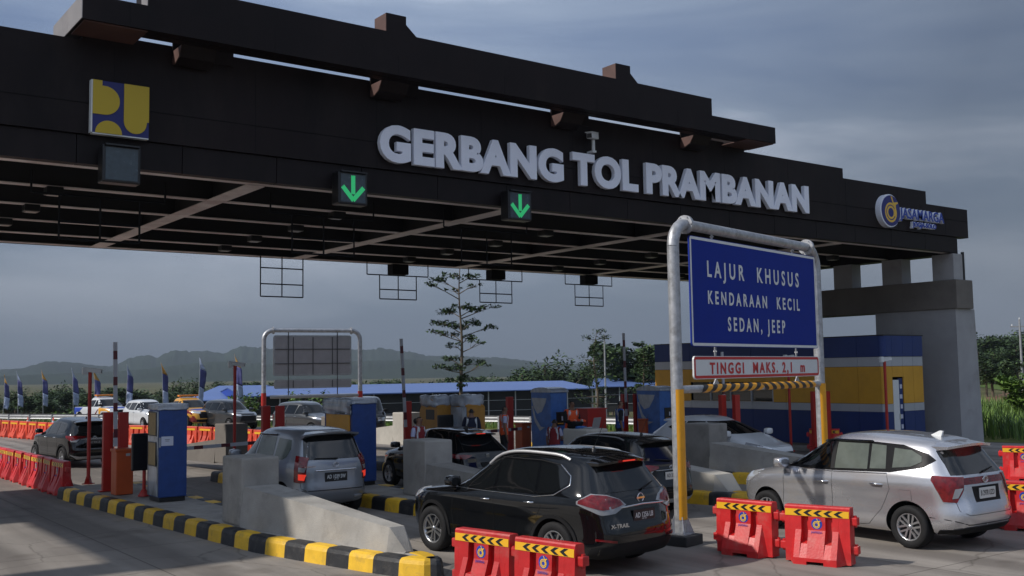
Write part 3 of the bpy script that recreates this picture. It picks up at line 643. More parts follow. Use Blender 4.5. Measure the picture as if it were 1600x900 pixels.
def make_barrier(name,label,m,group,hires=True):
    t=thing(name,label,'barrier',(0,0,0),0,group)
    b=barrier_mesh(); body=b.build('barrier_body',m,t)
    if not hires:
        for s in (1,-1):
            g=MB(); g.box(-.4,.4,s*.093,s*.101,.70,.78); g.build('tape',m_chy,t)
        return t
    for s in (1,-1):
        Mx=Matrix.Rotation(0 if s>0 else PI,4,'Z')
        g=MB(); g.add([(-.49,-.0995,.705),(.49,-.0995,.705),(.49,-.0945,.805),(-.49,-.0945,.805)],[(0,1,2,3)],M=Mx); g.build('reflective_tape',m_chy,t)
        c=MB()
        for i in range(5):
            x=-.36+i*.155
            P=[(x,.755),(x+.075,.80),(x+.145,.80),(x+.07,.755),(x+.145,.71),(x+.075,.71)]
            c.add([(px,-.1005+(pz-.705)*.05,pz) for px,pz in P],[(0,3,2,1)[::-1],(0,5,4,3)[::-1]],M=Mx)
        c.build('chevrons',m_chk,t)
        rs=logo(t,0,0,0,.085,0,(m_logob,m_logoy),thick=.004,Mx=Mx@Matrix.Translation((-.0,-.1,.595)))
    return t
proto=make_barrier('road_barrier','b',m_barrier,'red water filled road barriers')
def place(proto_,x,y,deg,label,dz=0,group=None):
    c=copy_tree(proto_); c.location=(x,y,dz); c.rotation_euler=(0,0,R(deg)); c['label']=label
    if group: c['group']=group
    return c
# foreground barriers
FG='red water filled road barriers near the camera'
proto.location=(8.02,11.5,0); proto.rotation_euler=(0,0,R(-79)); tag(proto,'red barrier left of its twin in front of the large black SUV',group=FG)
T('lettering','JASAMARGA',.05,.001,m_logob,proto,loc=(0,-.13,.46),w=.17)
place(proto,8.17,10.35,-80,'red barrier right of its twin at the rear wheel of the large black SUV',group=FG)
place(proto,13.0,11.35,-80,'red barrier beside the front wheel of the silver car, nearer the amber post',group=FG)
place(proto,13.24,10.14,-72,'red barrier in front of the silver car doors, right of its twin',group=FG)
place(proto,18.62,9.75,-70,'red barrier close behind the tail of the silver car at the right picture edge',group=FG)
place(proto,18.9,8.6,-70,'nearest red barrier behind the silver car, cut by the right edge',group=FG)
place(proto,26.6,13.9,-66,'red barrier at the right edge, farther off in front of the tall grass',group=FG)
place(proto,27.05,12.8,-66,'red barrier at the right edge beyond the silver car, cut by the frame',group=FG)
place(proto,30.0,22.6,-60,'red barrier with chevrons at the foot of the booth building wall',group=FG)
LG='red barriers lined up along the left lane'
ordn=['nearest','second','third','fourth','fifth','sixth','seventh','eighth','ninth']
for k in range(9):
    place(proto,6.72-.02*k,28.85+1.1*k,-90+random.Random(k).uniform(-4,4),'red barrier with chevrons in the left row, %s to the toll island'%ordn[k],group=LG)
# far orange rows
pf=make_barrier('road_barrier','x',m_barrier2,'sun faded orange barriers in the far row',False)
FAR='sun faded orange barriers in the far row'
def row(pts,start=0):
    P=resamp(pts,1.12); n=0
    for i,(a,b) in enumerate(zip(P,P[1:])):
        m=(a+b)/2; d=b-a; yield m.x,m.y,math.degrees(math.atan2(d.y,d.x))
k=0
LBL=lambda x,y: 'orange barrier in the far row '+('left of the black car at the left' if y>54 else 'hidden partly by the black car at the left' if y>50 else 'between the left black car and the blue cabinet' if y>44.9 else 'right of the nearest blue cabinet' if y>42 else 'beyond the second red camera pole')
allp=list(row([(16.6,37.0),(16.34,39.0),(16.1,41.2),(15.9,43.2),(15.3,45),(14.2,47.6),(13.4,49.7),(12.1,54.5),(11.0,60.5),(9.8,68)]))
for i,(x,y,a) in enumerate(allp):
    if i==0: o=pf; o.location=(x,y,0); o.rotation_euler=(0,0,R(a+180)); o['group']=FAR
    else: o=place(pf,x,y,a+180,'',group=FAR)
    o['label']=LBL(x,y)
# traffic cones
def cone(x,y,l):
    t=thing('traffic_cone',l,'traffic cone',(x,y,0)); b=MB(); b.box(-.17,.17,-.17,.17,0,.04,bev=.01); b.build('base',m_black,t)
    b=MB(); b.lathe([(.13,.04),(.025,.70),(.0,.70)],16); b.build('cone_body',m_barrier2,t); b=MB(); b.lathe([(.0885,.34),(.068,.45),(.058,.5)],16); b.build('band',m_signwhite,t)
cone(17.2,62.5,'orange cone in front of the rescue pickup'); cone(14.1,69,'orange cone behind the far barriers, left'); cone(15.0,66.5,'orange cone behind the far barriers, right')
# guard rail
def guard(pts,label):
    t=thing('guard_rail',label,'guard rail',(pts[0][0],pts[0][1],0)); P=resamp(pts,2.0); O=Vector((pts[0][0],pts[0][1],0)); b=MB(); prof=[(0,.42),(-.05,.47),(-.05,.53),(0,.58),(-.05,.63),(-.05,.70),(0,.74)]
    vs=[]
    for i,p in enumerate(P):
        tn=(P[min(i+1,len(P)-1)]-P[max(0,i-1)]).normalized(); nn=Vector((tn.y,-tn.x,0))
        for u,z in prof: q=p+nn*u-O; vs.append((q.x,q.y,z))
    k=len(prof); b.add(vs,[(i*k+j,i*k+j+1,(i+1)*k+j+1,(i+1)*k+j) for i in range(len(P)-1) for j in range(k-1)],0,True); b.build('rail',m_galv,t)
    for p in P[::1]:
        q=p-O; b=MB(); b.box(q.x+.01,q.x+.11,q.y-.06,q.y+.06,-.1,.72); b.build('post',m_galv,t)
guard([(3.5,112),(9,92),(14.3,75.2),(19.5,66),(24.4,57.4),(31.3,44.6),(38.2,23)],'galvanised guard rail along the far edge of the plaza')
# ---------------- red posts, barrier machines, boom arms
def post_pair(x,y,label,z0=.28,h=1.87,single=False):
    for dx,dy,l in (((0,.2,'left'),(.27,-.12,'right')) if not single else ((.1,0,''),)):
        t=thing('boom_rest_post',label+(', %s of its pair'%l if l else ''),'post',(x+dx,y+dy,z0),0,'red steel posts on the toll islands')
        b=MB(); b.box(-.11,.11,-.07,.07,0,h,bev=.012); b.build('column',m_red,t); b=MB(); b.box(-.18,.18,-.13,.13,0,.02); b.build('base_plate',m_red,t)
def machine(x,y,label,z0=.28):
    t=thing('boom_machine',label,'barrier machine',(x,y,z0),R(4),'orange boom barrier machines')
    b=MB(); b.box(-.2,.2,-.17,.17,.0,1.03,bev=.02); b.box(-.225,.225,-.19,.19,.98,1.05,bev=.02); b.build('cabinet',m_orange,t)
    b=MB(); b.box(.02,.12,-.176,-.171,.88,.94); b.build('badge',m_silver,t)
def boom(x,y,z,L,ang,label):
    t=thing('barrier_boom',label,'boom arm',(x,y,z),0,'red and white boom arms')
    w=MB(); r=MB(); n=12; 
    for i in range(n):
        a,b=L*i/n,L*(i+1)/n; (r if i%3==1 else w).box(a,b-.001,-.02,.02,-.045,.045)
    for mb_,m_,nm in ((w,m_boomw,'white_arm'),(r,m_boomr,'red_bands')):
        o=mb_.build(nm,m_,t); o.rotation_euler=(0,-R(ang),0)
m_boomw=mat('boom white paint',(.42,.43,.46),.45); m_boomr=mat('boom dark red paint',(.10,.012,.02),.45)
PW=['first island left of the cabinet','second island behind the grey minivan','third island left of the ticket machines','fourth island by the orange vest','fifth island left of the blue cabinet']
for i,(x,y) in enumerate([(7.08,25.75),(11.45,26.6),(15.8,26.8),(20.3,27.8),(24.6,26.6)]):
    post_pair(x,y,'red post on the '+PW[i],single=i in (2,3)); 
    if i!=1: machine(x+.08,y-.75,'orange machine box on the '+PW[i])
post_pair(24.7,22.2,'red flat post between the white car and the booth windows')
post_pair(29.5,22.4,'red flat post by the booth wall right of the striped bar')
boom(7.1,25.35,1.36,2.45,91,'boom arm raised upright on the nearest toll island')
boom(11.3,26.5,1.2,2.9,181.5,'lowered boom arm across the lane right of the nearest blue cabinet')
boom(15.72,26.6,1.4,2.6,93,'boom arm raised upright left of the yellow ticket machines')
boom(20.3,26.9,1.15,3.2,181.5,'lowered boom arm reaching the blue cabinet beside the kneeling man')
boom(24.5,26.6,1.4,2.85,91,'boom arm raised upright left of the right blue cabinet')
boom(24.9,22.5,1.5,2.0,91,'short upright boom arm seen through the pipe portal')
# ---------------- camera poles
def cam_pole(x,y,h,label,z0=.28,rz=R(70)):
    t=thing('camera_pole',label,'camera pole',(x,y,z0),0,'red camera poles')
    b=MB(); b.tube([(0,0,0),(0,0,h)],.045,10); b.build('pole',m_red,t); b=MB(); b.lathe([(.16,0),(.16,.02),(.1,.03),(.05,.2)],4); b.build('foot',m_red,t)
    o=camera_head(t,(0.06,-.03,h+.03),rz,.8); b=MB(); b.box(-.07,.07,-.05,.05,h-.06,h+.12,bev=.02); b.build('junction_box',m_signwhite,t,loc=(-.12,.02,0)); return t
cam_pole(7.18,28.0,2.85,'red camera pole on the nearest island, left of the raised boom arm')
cam_pole(11.6,29.4,3.0,'red camera pole in front of the brown concrete block')
cam_pole(29.2,23.4,3.2,'red camera pole behind the right part of the height sign',0.1,R(-120))
cam_pole(29.2,19.6,3.05,'red camera pole in front of the booth doorway',0.1,R(-120))
# ---------------- ticket cabinets
def crumple(mb,seed,amp=.02,n=3):
    r=random.Random(seed)
    mb.v=[(x+r.uniform(-amp,amp),y+r.uniform(-amp,amp),z+r.uniform(-amp,amp)) for x,y,z in mb.v]
def gridbox(x0,x1,y0,y1,z0,z1,n,seed,amp):
    bm=bmesh.new(); bmesh.ops.create_cube(bm,size=1); bmesh.ops.subdivide_edges(bm,edges=bm.edges[:],cuts=n,use_grid_fill=True)
    r=random.Random(seed); b=MB(); bm.verts.index_update()
    vs=[]
    for v in bm.verts: vs.append(((x0+x1)/2+v.co.x*(x1-x0)+r.uniform(-amp,amp),(y0+y1)/2+v.co.y*(y1-y0)+r.uniform(-amp,amp),(z0+z1)/2+v.co.z*(z1-z0)+r.uniform(-amp,amp)))
    b.add(vs,[[v.index for v in f.verts] for f in bm.faces],0,True); bm.free(); return b
def blue_cabinet(x,y,label,kind,w=.62,d=.72,h=2.1,z0=.28):
    t=thing('ticket_cabinet',label,'ticket cabinet',(x,y,z0),0,'blue ticket cabinets wrapped for opening'); hw=w/2
    mm=m_blue if kind<2 else m_blue2
    b=MB(); b.box(-hw,hw,0,d,.09,h-.12,bev=.025); b.build('cabinet_body',mm,t); b=MB(); b.box(-hw+.03,hw-.03,.03,d-.03,0,.09); b.build('plinth',m_black,t)
    if kind<2:
        b=gridbox(-hw-.02,hw+.02,-.02,d+.02,h-.13,h+.0,4,3,.012); b.build('plastic_cap',m_plastic,t)
    else:
        b=MB(); P=[(-hw-.02,h-.13)]+[(-(hw+.02)*math.cos(PI*i/10),h-.10+.13*math.sin(PI*i/10)) for i in range(11)]+[(hw+.02,h-.13)]; b.prism([(p[0]*1.12 if False else (p[0]+hw)*d/w*1.0-.03,p[1]) for p in P],'x',-hw-.02,hw+.02); 
        b.build('arched_cap',m_plastic,t)
    if kind==0:
        b=gridbox(-hw-.016,-hw-.002,.02,d-.02,.12,h-.16,5,7,.006); b.build('plastic_wrap',m_plastic,t)
        for z in (1.45,.80):
            b=MB(); b.box(-hw-.04,-hw-.018,.1,d-.12,z-.02,z+.46,bev=.008); o=b.build('cardboard_panel',m_board,t); 
            b=MB()
            for a in ((.08,.1,z-.04,z+.48),(d-.12,d-.1,z-.04,z+.48)): b.box(-hw-.045,-hw-.03,*a)
            b.box(-hw-.045,-hw-.03,.1,d-.12,z+.462,z+.48); b.box(-hw-.045,-hw-.03,.1,d-.12,z-.04,z-.022); b.build('panel_frame',m_black,o)
        b=MB(); b.box(-hw+.05,-hw+.31,-.006,-.001,1.20,1.40); p_=b.build('paper_notice',m_paper,t); b=MB(); b.box(-hw-.0,-hw+.04,-.008,-.001,1.17,1.38); b.build('grey_tape',m_galv,t)
        b=MB(); b.box(-hw+.13,-hw+.23,-.0075,-.0065,1.325,1.335); b.box(-hw+.14,-hw+.22,-.0075,-.0065,1.295,1.303); b.build('print',m_black,p_)
        s=MB(); s.box(-hw-.36,-hw-.02,.9,1.0,.62,1.42,bev=.03); s.tube([(-hw-.05,.98,0),(-hw-.05,.98,.7)],.035,8); s.lathe([(.11,0),(.03,.16)],8,M=Matrix.Translation((-hw-.05,.98,0)))
    if kind==1:
        b=MB(); b.box(-hw-.03,-hw-.002,.1,d-.15,1.15,1.78,bev=.01); b.build('amber_panel',m_yellow,t)
        b=gridbox(-hw-.05,-hw-.032,.0,d,1.72,h-.02,4,9,.02); b.build('plastic_wrap',m_plastic,t)
        b=gridbox(-hw-.035,-hw-.01,.0,d,.5,1.14,4,5,.012); b.build('loose_plastic',m_plastic,t)
    if kind==2:
        b=MB()
        P=[(d*.2,1.85),(d*.95,1.86),(d*.85,1.55),(d*.66,1.36),(d*.45,1.42),(d*.25,1.7)]; b.prism(P,'x',-hw-.012,-hw-.002)
        P=[(d*.96,1.6),(d*.80,1.1),(d*.55,.83),(d*.28,.95),(d*.5,.96),(d*.74,1.2),(d*.9,1.6)]; b.prism(P,'x',-hw-.012,-hw-.003); b.build('plastic_wrap',m_plastic,t)
        b=MB(); b.box(-.12,.20,-.02,-.001,1.0,1.42,bev=.008); b.build('card_reader',m_black,t); b=MB(); b.box(-.08,.14,-.03,-.021,1.05,1.08); b.build('amber_strip',m_yellow,t); b=MB(); b.box(.08,.13,-.03,-.021,1.15,1.28); b.build('reader_label',m_paper,t)
    return t
m_board=mat('brown cardboard',(.36,.26,.13),.8,0,.2,6,.4,10,dirt=(.2,.13,.06),ds=6)
blue_cabinet(7.59,22.75,'dark blue cabinet in crumpled plastic with a white notice, on the nearest island',0)
blue_cabinet(12.2,22.6,'dark blue cabinet with an amber panel behind the silver minivan',1,.66,1.5,2.1)
blue_cabinet(20.55,25.4,'blue cabinet behind the man in the open orange vest',2,.66,1.0,2.16)
blue_cabinet(24.95,25.1,'blue cabinet behind the man in the blue vest, left of the pipe portal',2,.66,1.1,2.12)
t=thing('screen_stand','black flat screen on a red post left of the nearest blue cabinet','screen',(7.33,24.2,.28))
b=MB(); b.box(-.2,.16,-.05,.05,.58,1.42,bev=.03); b.build('screen',m_black,t); b=MB(); b.tube([(.1,.03,0),(.1,.03,.7)],.04,8); b.lathe([(.14,0),(.14,.015),(.04,.16)],8,M=Matrix.Translation((.1,.03,0))); b.build('stand',m_red,t)
def yellow_machine(x,y,label,screen):
    t=thing('ticket_machine',label,'ticket machine',(x,y,.28),0,'amber ticket machines under plastic')
    b=MB(); b.prism([(0,.1),(.95,.1),(.95,1.6),(.75,1.92),(.3,1.96),(.0,1.72)],'x',-.3,.3); b.build('machine_body',m_yellow2,t); b=MB(); b.box(-.28,.28,.05,.9,0,.1); b.build('plinth',m_black,t)
    b=gridbox(-.325,.325,.08,.86,1.74,2.06,4,4 if screen else 8,.035); b.build('plastic_cover',m_plastic,t)
    if screen:
        b=MB(); b.box(-.36,.30,-.16,-.06,.72,1.52,bev=.04); b.build('screen',m_black,t); b=MB(); b.box(-.304,-.301,.15,.6,1.38,1.66); b.build('slot_panel',m_black,t)
    else:
        b=gridbox(-.36,-.31,.0,.9,.4,1.72,4,11,.02); b.build('plastic_side',m_plastic,t); b=gridbox(-.35,.1,-.05,-.01,.3,1.05,3,12,.02); b.build('blue_sheet',m_blue2,t)
m_yellow2=mat('amber machine shell',(.42,.20,.03),.5,0,.15,4)
yellow_machine(15.95,24.75,'amber ticket machine with a black screen, left of its twin',True)
yellow_machine(16.45,24.0,'amber ticket machine wrapped in plastic and blue sheet, right of its twin',False)
# red cabinet and laptop
t=thing('tool_cabinet','red metal box behind the man in the orange and black vest','cabinet',(21.0,24.4,.28)); b=MB(); b.box(-.3,.45,-.2,.3,0,1.52,bev=.02); b.box(-.32,.47,-.22,.32,1.5,1.54); b.build('cabinet_body',m_red,t)
b=MB(); b.box(.0,.02,-.22,-.2,.7,1.0); b.build('handle',m_chrome,t)
t=thing('laptop','grey laptop open on the head of the third crash wall','laptop',(17.6,20.45,1.495),R(20)); b=MB(); b.box(-.19,.19,-.13,.13,0,.02,bev=.006); b.build('base',m_silver,t); b=MB(); b.box(-.19,.19,-.008,.008,0,.26,bev=.006); b.build('lid',m_back,t,loc=(0,-.13,.02),rot=(R(14),0,0))
t=thing('bag','black bag lying on the head of the third crash wall beside the laptop','bag',(17.3,20.72,1.495)); b=gridbox(-.16,.16,-.12,.12,0,.17,3,5,.02); b.build('bag_body',m_blackm,t); b=gridbox(-.1,.2,-.2,-.1,0,.05,2,6,.01); b.build('blue_cloth',m_blue2,t)
# ---------------- booth building
BX,BY=31.0,20.85; BL=10.9; BW=2.25
bt=thing('toll_booth_building','low booth building clad in dark blue, silver and amber bands beneath the pier','building',(BX,BY,0))
m_bblue=mat('dark blue cladding',(.015,.036,.15),.4,.1,.12,.6,spec=.4,dirt=(.02,.04,.13),ds=2); m_bamb=mat('amber cladding',(.62,.32,.025),.45,.1,.12,.6,dirt=(.5,.26,.03),ds=2)
WIN=(4.7,8.9,1.72,2.45); DOOR=(.42,1.05,.25,2.6)
def part(name,m,*a,parent=None):
    w=MB(); w.box(*a); return w.build(name,m,parent or bt)
def cuts(marks,g,z0,z1):
    """panel spans between marks, split round an opening g"""
    out=[]
    for a,b_ in zip(marks,marks[1:]):
        if g and z0<g[3]-.01 and z1>g[2]+.01:
            if a<g[0]: out.append((a,min(b_,g[0]),z0,z1))
            if b_>g[1]: out.append((max(a,g[1]),b_,z0,z1))
            lo,hi=max(a,g[0]),min(b_,g[1])
            if lo<hi:
                if z0<g[2]: out.append((lo,hi,z0,g[2]))
                if z1>g[3]: out.append((lo,hi,g[3],z1))
        else: out.append((a,b_,z0,z1))
    return [o for o in out if o[1]-o[0]>.03 and o[3]-o[2]>.01]
for nm,m,z0,z1,o_ in (('blue_band',m_bblue,3.30,4.0,.02),('silver_band',m_silver,2.97,3.29,0),('amber_band',m_bamb,1.70,2.96,0),('silver_band',m_silver,1.43,1.69,0),('blue_band',m_bblue,.25,1.42,0)):
    for a,b_,c0,c1 in cuts([.12,1.0,2.5,4.1,5.7,7.3,8.9,10.0,BL],WIN,z0,z1): part(nm,m,-.04-o_,0,a+.006,b_-.006,c0,c1)
    for a,b_,c0,c1 in cuts([.12,.42,1.05,1.65,BW],DOOR,z0,z1): part(nm,m,a+.006,b_-.006,-.04-o_,0,c0,c1)
    w=MB(); P=[(.12-(.16+o_)*math.cos(t_),.12-(.16+o_)*math.sin(t_)) for t_ in [PI/2*k/6 for k in range(7)]]; w.prism(P+[(.12,.12)],'z',z0,z1); w.build('corner_panel',m,bt)
    part(nm,m,-.03,BW,BL,BL+.04,z0,z1); part(nm,m,BW,BW+.04,0,BL,z0,z1)
part('base',m_concd,.0,BW,0,BL,.0,.25)
part('core',m_blackm,.35,BW-.02,.9,BL-.02,.25,3.9)
for a in ((.13,.349,.13,WIN[0],.25,3.9),(.001,.349,WIN[0],WIN[1],.25,1.7),(.001,.349,WIN[0],WIN[1],2.47,3.9),(.001,.349,WIN[1],BL-.02,.25,3.9),(1.06,BW-.02,.01,.899,.25,3.9),(.35,1.06,.01,.899,2.62,3.9)): part('core',m_blackm,*a)
part('roof',m_deck,-.06,BW+.06,-.06,BL+.06,4.0,4.04)
for k in range(4):
    y0=WIN[0]+.05+k*1.04; p_=part('window',m_glass,.02,.05,y0,y0+.95,1.73,2.44); part('window_frame',m_silver,-.03,.06,y0-.045,y0-.001,1.71,2.46,parent=p_)
part('window_sill',m_silver,-.07,.0,WIN[0],WIN[1],1.69,1.715)
d_=part('door',m_signwhite,.46,.80,-.02,.02,.32,2.5); part('handle',m_chrome,.75,.78,-.06,-.021,1.15,1.35,parent=d_)
rv=part('door_reveal',m_bblue,.82,1.04,.0,.05,.3,2.55)
for k in range(6): part('door_print',m_paper,.85+.03*(k%2),1.0,-.006,-.001,.5+k*.34,.64+k*.34,parent=rv)
kb=MB(); kb.box(-.5,BW+.5,-.5,BL+.3,.0,.16,bev=.02); tag(kb.build('booth_plinth',m_conc,loc=(BX,BY,0)),'concrete plinth under the booth building','kerb')
# ================================================================ vehicles
# local frame: +x forward, +y left, z up, origin on the ground under the middle
def smooth_profile(P,step=.02,win=3,passes=3):
    P=np.array(P,float); d=np.r_[0,np.cumsum(np.sqrt((np.diff(P[:,:4],axis=0)**2).sum(1)))]
    n=int(d[-1]/step); t=np.linspace(0,d[-1],n); Q=np.stack([np.interp(t,d,P[:,k]) for k in range(P.shape[1])],1)
    for _ in range(passes):
        E=np.pad(Q,((win,win),(0,0)),mode='edge'); 
        for k in range(Q.shape[1]):
            E[:win,k]=2*Q[0,k]-Q[1:win+1,k][::-1]; E[-win:,k]=2*Q[-1,k]-Q[-win-1:-1,k][::-1]
        Q=sum(E[i:i+len(Q)] for i in range(2*win+1))/(2*win+1)
    # adaptive thinning
    keep=[0]; 
    for i in range(1,len(Q)-1):
        a=Q[keep[-1]]; 
        if abs(Q[i,0]-a[0])>.045 or np.abs(Q[i,1:3]-a[1:3]).max()>.09 or abs(Q[i,3]-a[3])>.025: keep.append(i)
    keep.append(len(Q)-1); return Q[keep]
def ring(xf,xr,w,nf,nr,M=18):
    """closed plan curve; quarter curves resampled evenly"""
    xc=(xf+xr)/2; a=(xf-xr)/2; out=[]
    def quarter(n):
        th=np.linspace(0,PI/2,240); x=np.cos(th)**(2/n); y=np.sin(th)**(2/n); X=x*a; Y=y*w
        d=np.r_[0,np.cumsum(np.hypot(np.diff(X),np.diff(Y)))]; t=np.linspace(0,d[-1],M+1); return np.interp(t,d,X),np.interp(t,d,Y)
    X1,Y1=quarter(nf); X2,Y2=quarter(nr)
    pts=[(xc+X1[i],Y1[i]) for i in range(M)]+[(xc-X2[M-i],Y2[M-i]) for i in range(M)]
    pts+=[(xc-X2[i],-Y2[i]) for i in range(M)]+[(xc+X1[M-i],-Y1[M-i]) for i in range(M)]
    return pts
class Car:
    def __init__(s,S): 
        s.S=S; P=smooth_profile(S['prof']); 
        H=S['H']; zb=S['belt']; xm=S.get('xm',-.5); hr=S.get('hr',1.4); cv=S.get('crown',.05)
        vs=[]; k=4*18
        for z,xf,xr,w,nf,nr in P:
            for x,y in ring(xf,xr,w,nf,nr):
                zz=z
                if z>zb: zz-=cv*((x-xm)/hr)**2*((z-zb)/(H-zb))
                # bonnet and roof fall away to the sides
                vs.append((x,y,zz))
        n=len(P); fs=[(i*k+j,i*k+(j+1)%k,(i+1)*k+(j+1)%k,(i+1)*k+j) for i in range(n-1) for j in range(k)]
        fs.append(tuple(range(k-1,-1,-1))); fs.append(tuple(range((n-1)*k,n*k)))
        me=bpy.data.meshes.new('car_body'); me.from_pydata(vs,[],fs); me.materials.append(S['paint']); me.materials.append(m_blackm)
        for p in me.polygons: p.use_smooth=True
        bm=bmesh.new(); bm.from_mesh(me); bmesh.ops.recalc_face_normals(bm,faces=bm.faces); bm.to_mesh(me)
        s.bvh=BVHTree.FromBMesh(bm); bm.free(); s.base=me
        # wheel wells
        cutb=MB(); r=S['wr']+.055
        for wx in (S['wf'],S['wb']):
            for sy in (1,-1):
                y0=(S['W']/2-.34)*sy; y1=(S['W']/2+.1)*sy
                c=[(wx+r*math.cos(a),S['wr']+.01+r*math.sin(a)) for a in np.linspace(-.2,PI+.2,22)]+[(wx-r*.98,-.1),(wx+r*.98,-.1)]
                cutb.prism([(p[0],p[1]) for p in c],'y',min(y0,y1),max(y0,y1),1)
        cme=bpy.data.meshes.new('c'); cme.from_pydata(cutb.v,[],cutb.f); cme.materials.append(S['paint']); cme.materials.append(m_blackm); cme.polygons.foreach_set('material_index',[1]*len(cutb.f))
        bm=bmesh.new(); bm.from_mesh(cme); bmesh.ops.recalc_face_normals(bm,faces=bm.faces); bm.to_mesh(cme); bm.free()
        cutb=bpy.data.objects.new('c',cme); COL.objects.link(cutb)
        ob=bpy.data.objects.new('b',me); COL.objects.link(ob); md=ob.modifiers.new('b','BOOLEAN'); md.operation='DIFFERENCE'; md.solver='EXACT'; md.object=cutb
        dg=bpy.context.evaluated_depsgraph_get(); dg.update(); s.me=bpy.data.meshes.new_from_object(ob.evaluated_get(dg)); s.me.name='car_body'
        bpy.data.objects.remove(ob); bpy.data.objects.remove(cutb)
        for p in s.me.polygons: p.use_smooth=True
        s.me.set_sharp_from_angle(angle=R(38))
        s.root=bpy.data.objects.new(S['name'],None); COL.objects.link(s.root)
        s.body=link('car_body',s.me,s.root)
    def hit(s,p,d):
        p=Vector(p); d=Vector(d).normalized(); h=s.bvh.ray_cast(p-d*6,d); return h
    def decal(s,name,pts,d,m,off=.006,parent=None,mirror=False,grid=.06,rim=True,inner=None):
        """patch of the body skin inside polygon pts (3d), seen along d"""
        d=Vector(d).normalized(); a=Vector((0,0,1)) if abs(d.z)<.9 else Vector((1,0,0)); u=d.cross(a).normalized(); w=u.cross(d)
        def to2(p): p=Vector(p); return Vector((p.dot(u),p.dot(w)))
        poly=[to2(p) for p in pts]; bp=[]
        for i,p in enumerate(poly):
            q=poly[(i+1)%len(poly)]; nseg=max(1,int((q-p).length/grid))
            for k in range(nseg): bp.append(p.lerp(q,k/nseg))
        n=len(bp); mnx=min(p.x for p in bp); mxx=max(p.x for p in bp); mny=min(p.y for p in bp); mxy=max(p.y for p in bp)
        ver=list(bp)
        def inside(x,y):
            c=False; j=n-1
            for i in range(n):
                if (bp[i].y>y)!=(bp[j].y>y) and x<(bp[j].x-bp[i].x)*(y-bp[i].y)/(bp[j].y-bp[i].y)+bp[i].x: c=not c
                j=i
            return c
        y=mny+grid/2
        while y<mxy:
            x=mnx+grid/2
            while x<mxx:
                if inside(x,y) and min((Vector((x,y))-b).length for b in bp)>grid*.45: ver.append(Vector((x,y)))
                x+=grid
            y+=grid
        o2,_,f2,_,_,_=delaunay_2d_cdt(ver,[],[list(range(n))],1,1e-5)
        P=[];ok=[]
        for q in o2:
            o=u*q.x+w*q.y; h=s.bvh.ray_cast(o-d*8,d)
            if h[0] is None: P.append(Vector((0,0,0))); ok.append(False); continue
            P.append(h[0]+h[1]*off); ok.append(True)
        fs=[f for f in f2 if all(ok[i] for i in f)]
        if not fs: return None
        # drop stretched triangles
        fs=[f for f in fs if max((P[f[i]]-P[f[i-1]]).length for i in range(3))<grid*5]
        bm=bmesh.new(); bv=[bm.verts.new(p) for p in P]
        for f in fs:
            try: bm.faces.new([bv[i] for i in f])
            except ValueError: pass
        bmesh.ops.delete(bm,geom=[v for v in bm.verts if not v.link_faces],context='VERTS')
        bm.normal_update()
        av=sum((f.normal for f in bm.faces),Vector((0,0,0)))
        if av.dot(d)>0: bmesh.ops.reverse_faces(bm,faces=bm.faces[:])
        if rim:
            be=[e for e in bm.edges if e.is_boundary]; r=bmesh.ops.extrude_edge_only(bm,edges=be); bm.normal_update()
            for v in [g for g in r['geom'] if isinstance(g,bmesh.types.BMVert)]: v.co+=d*(off+.012)
        for f in bm.faces: f.smooth=True
        me=bpy.data.meshes.new(name); bm.to_mesh(me); bm.free(); me.materials.append(m); me.set_sharp_from_angle(angle=R(40))
        ob=link(name,me,parent or s.root)
        if mirror:
            bm=bmesh.new(); bm.from_mesh(me); 
            for v in bm.verts: v.co.y*=-1
            bmesh.ops.reverse_faces(bm,faces=bm.faces[:]); me2=bpy.data.meshes.new(name); bm.to_mesh(me2); bm.free(); me2.materials.append(m); link(name,me2,parent or s.root)
        return ob
    def line(s,name,pts,d,r,m,off=0,parent=None,mirror=False,seg=5,step=.05):
        P=[]; d=Vector(d).normalized()
        for a,b in zip(pts,pts[1:]):
            a=Vector(a);b=Vector(b); k=max(1,int((b-a).length/step))
            for i in range(k): P.append(a.lerp(b,i/k))
        P.append(Vector(pts[-1])); Q=[]
        for p in P:
            h=s.bvh.ray_cast(p-d*6,d)
            if h[0] is not None: Q.append(h[0]+h[1]*off)
        if len(Q)<2: return
        mb=MB(); mb.tube(Q,r,seg); o=mb.build(name,m,parent or s.root)
        if mirror:
            mb=MB(); mb.tube([(q.x,-q.y,q.z) for q in Q],r,seg); mb.build(name,m,parent or s.root)
        return o
    def side(s,name,xz,m,**k): return s.decal(name,[(x,1.5,z) for x,z in xz],(0,-1,0),m,**k)
    def rear(s,name,yz,m,**k): return s.decal(name,[(-4,y,z) for y,z in yz],(1,0,0),m,**k)
    def front(s,name,yz,m,**k): return s.decal(name,[(4,y,z) for y,z in yz],(-1,0,0),m,**k)
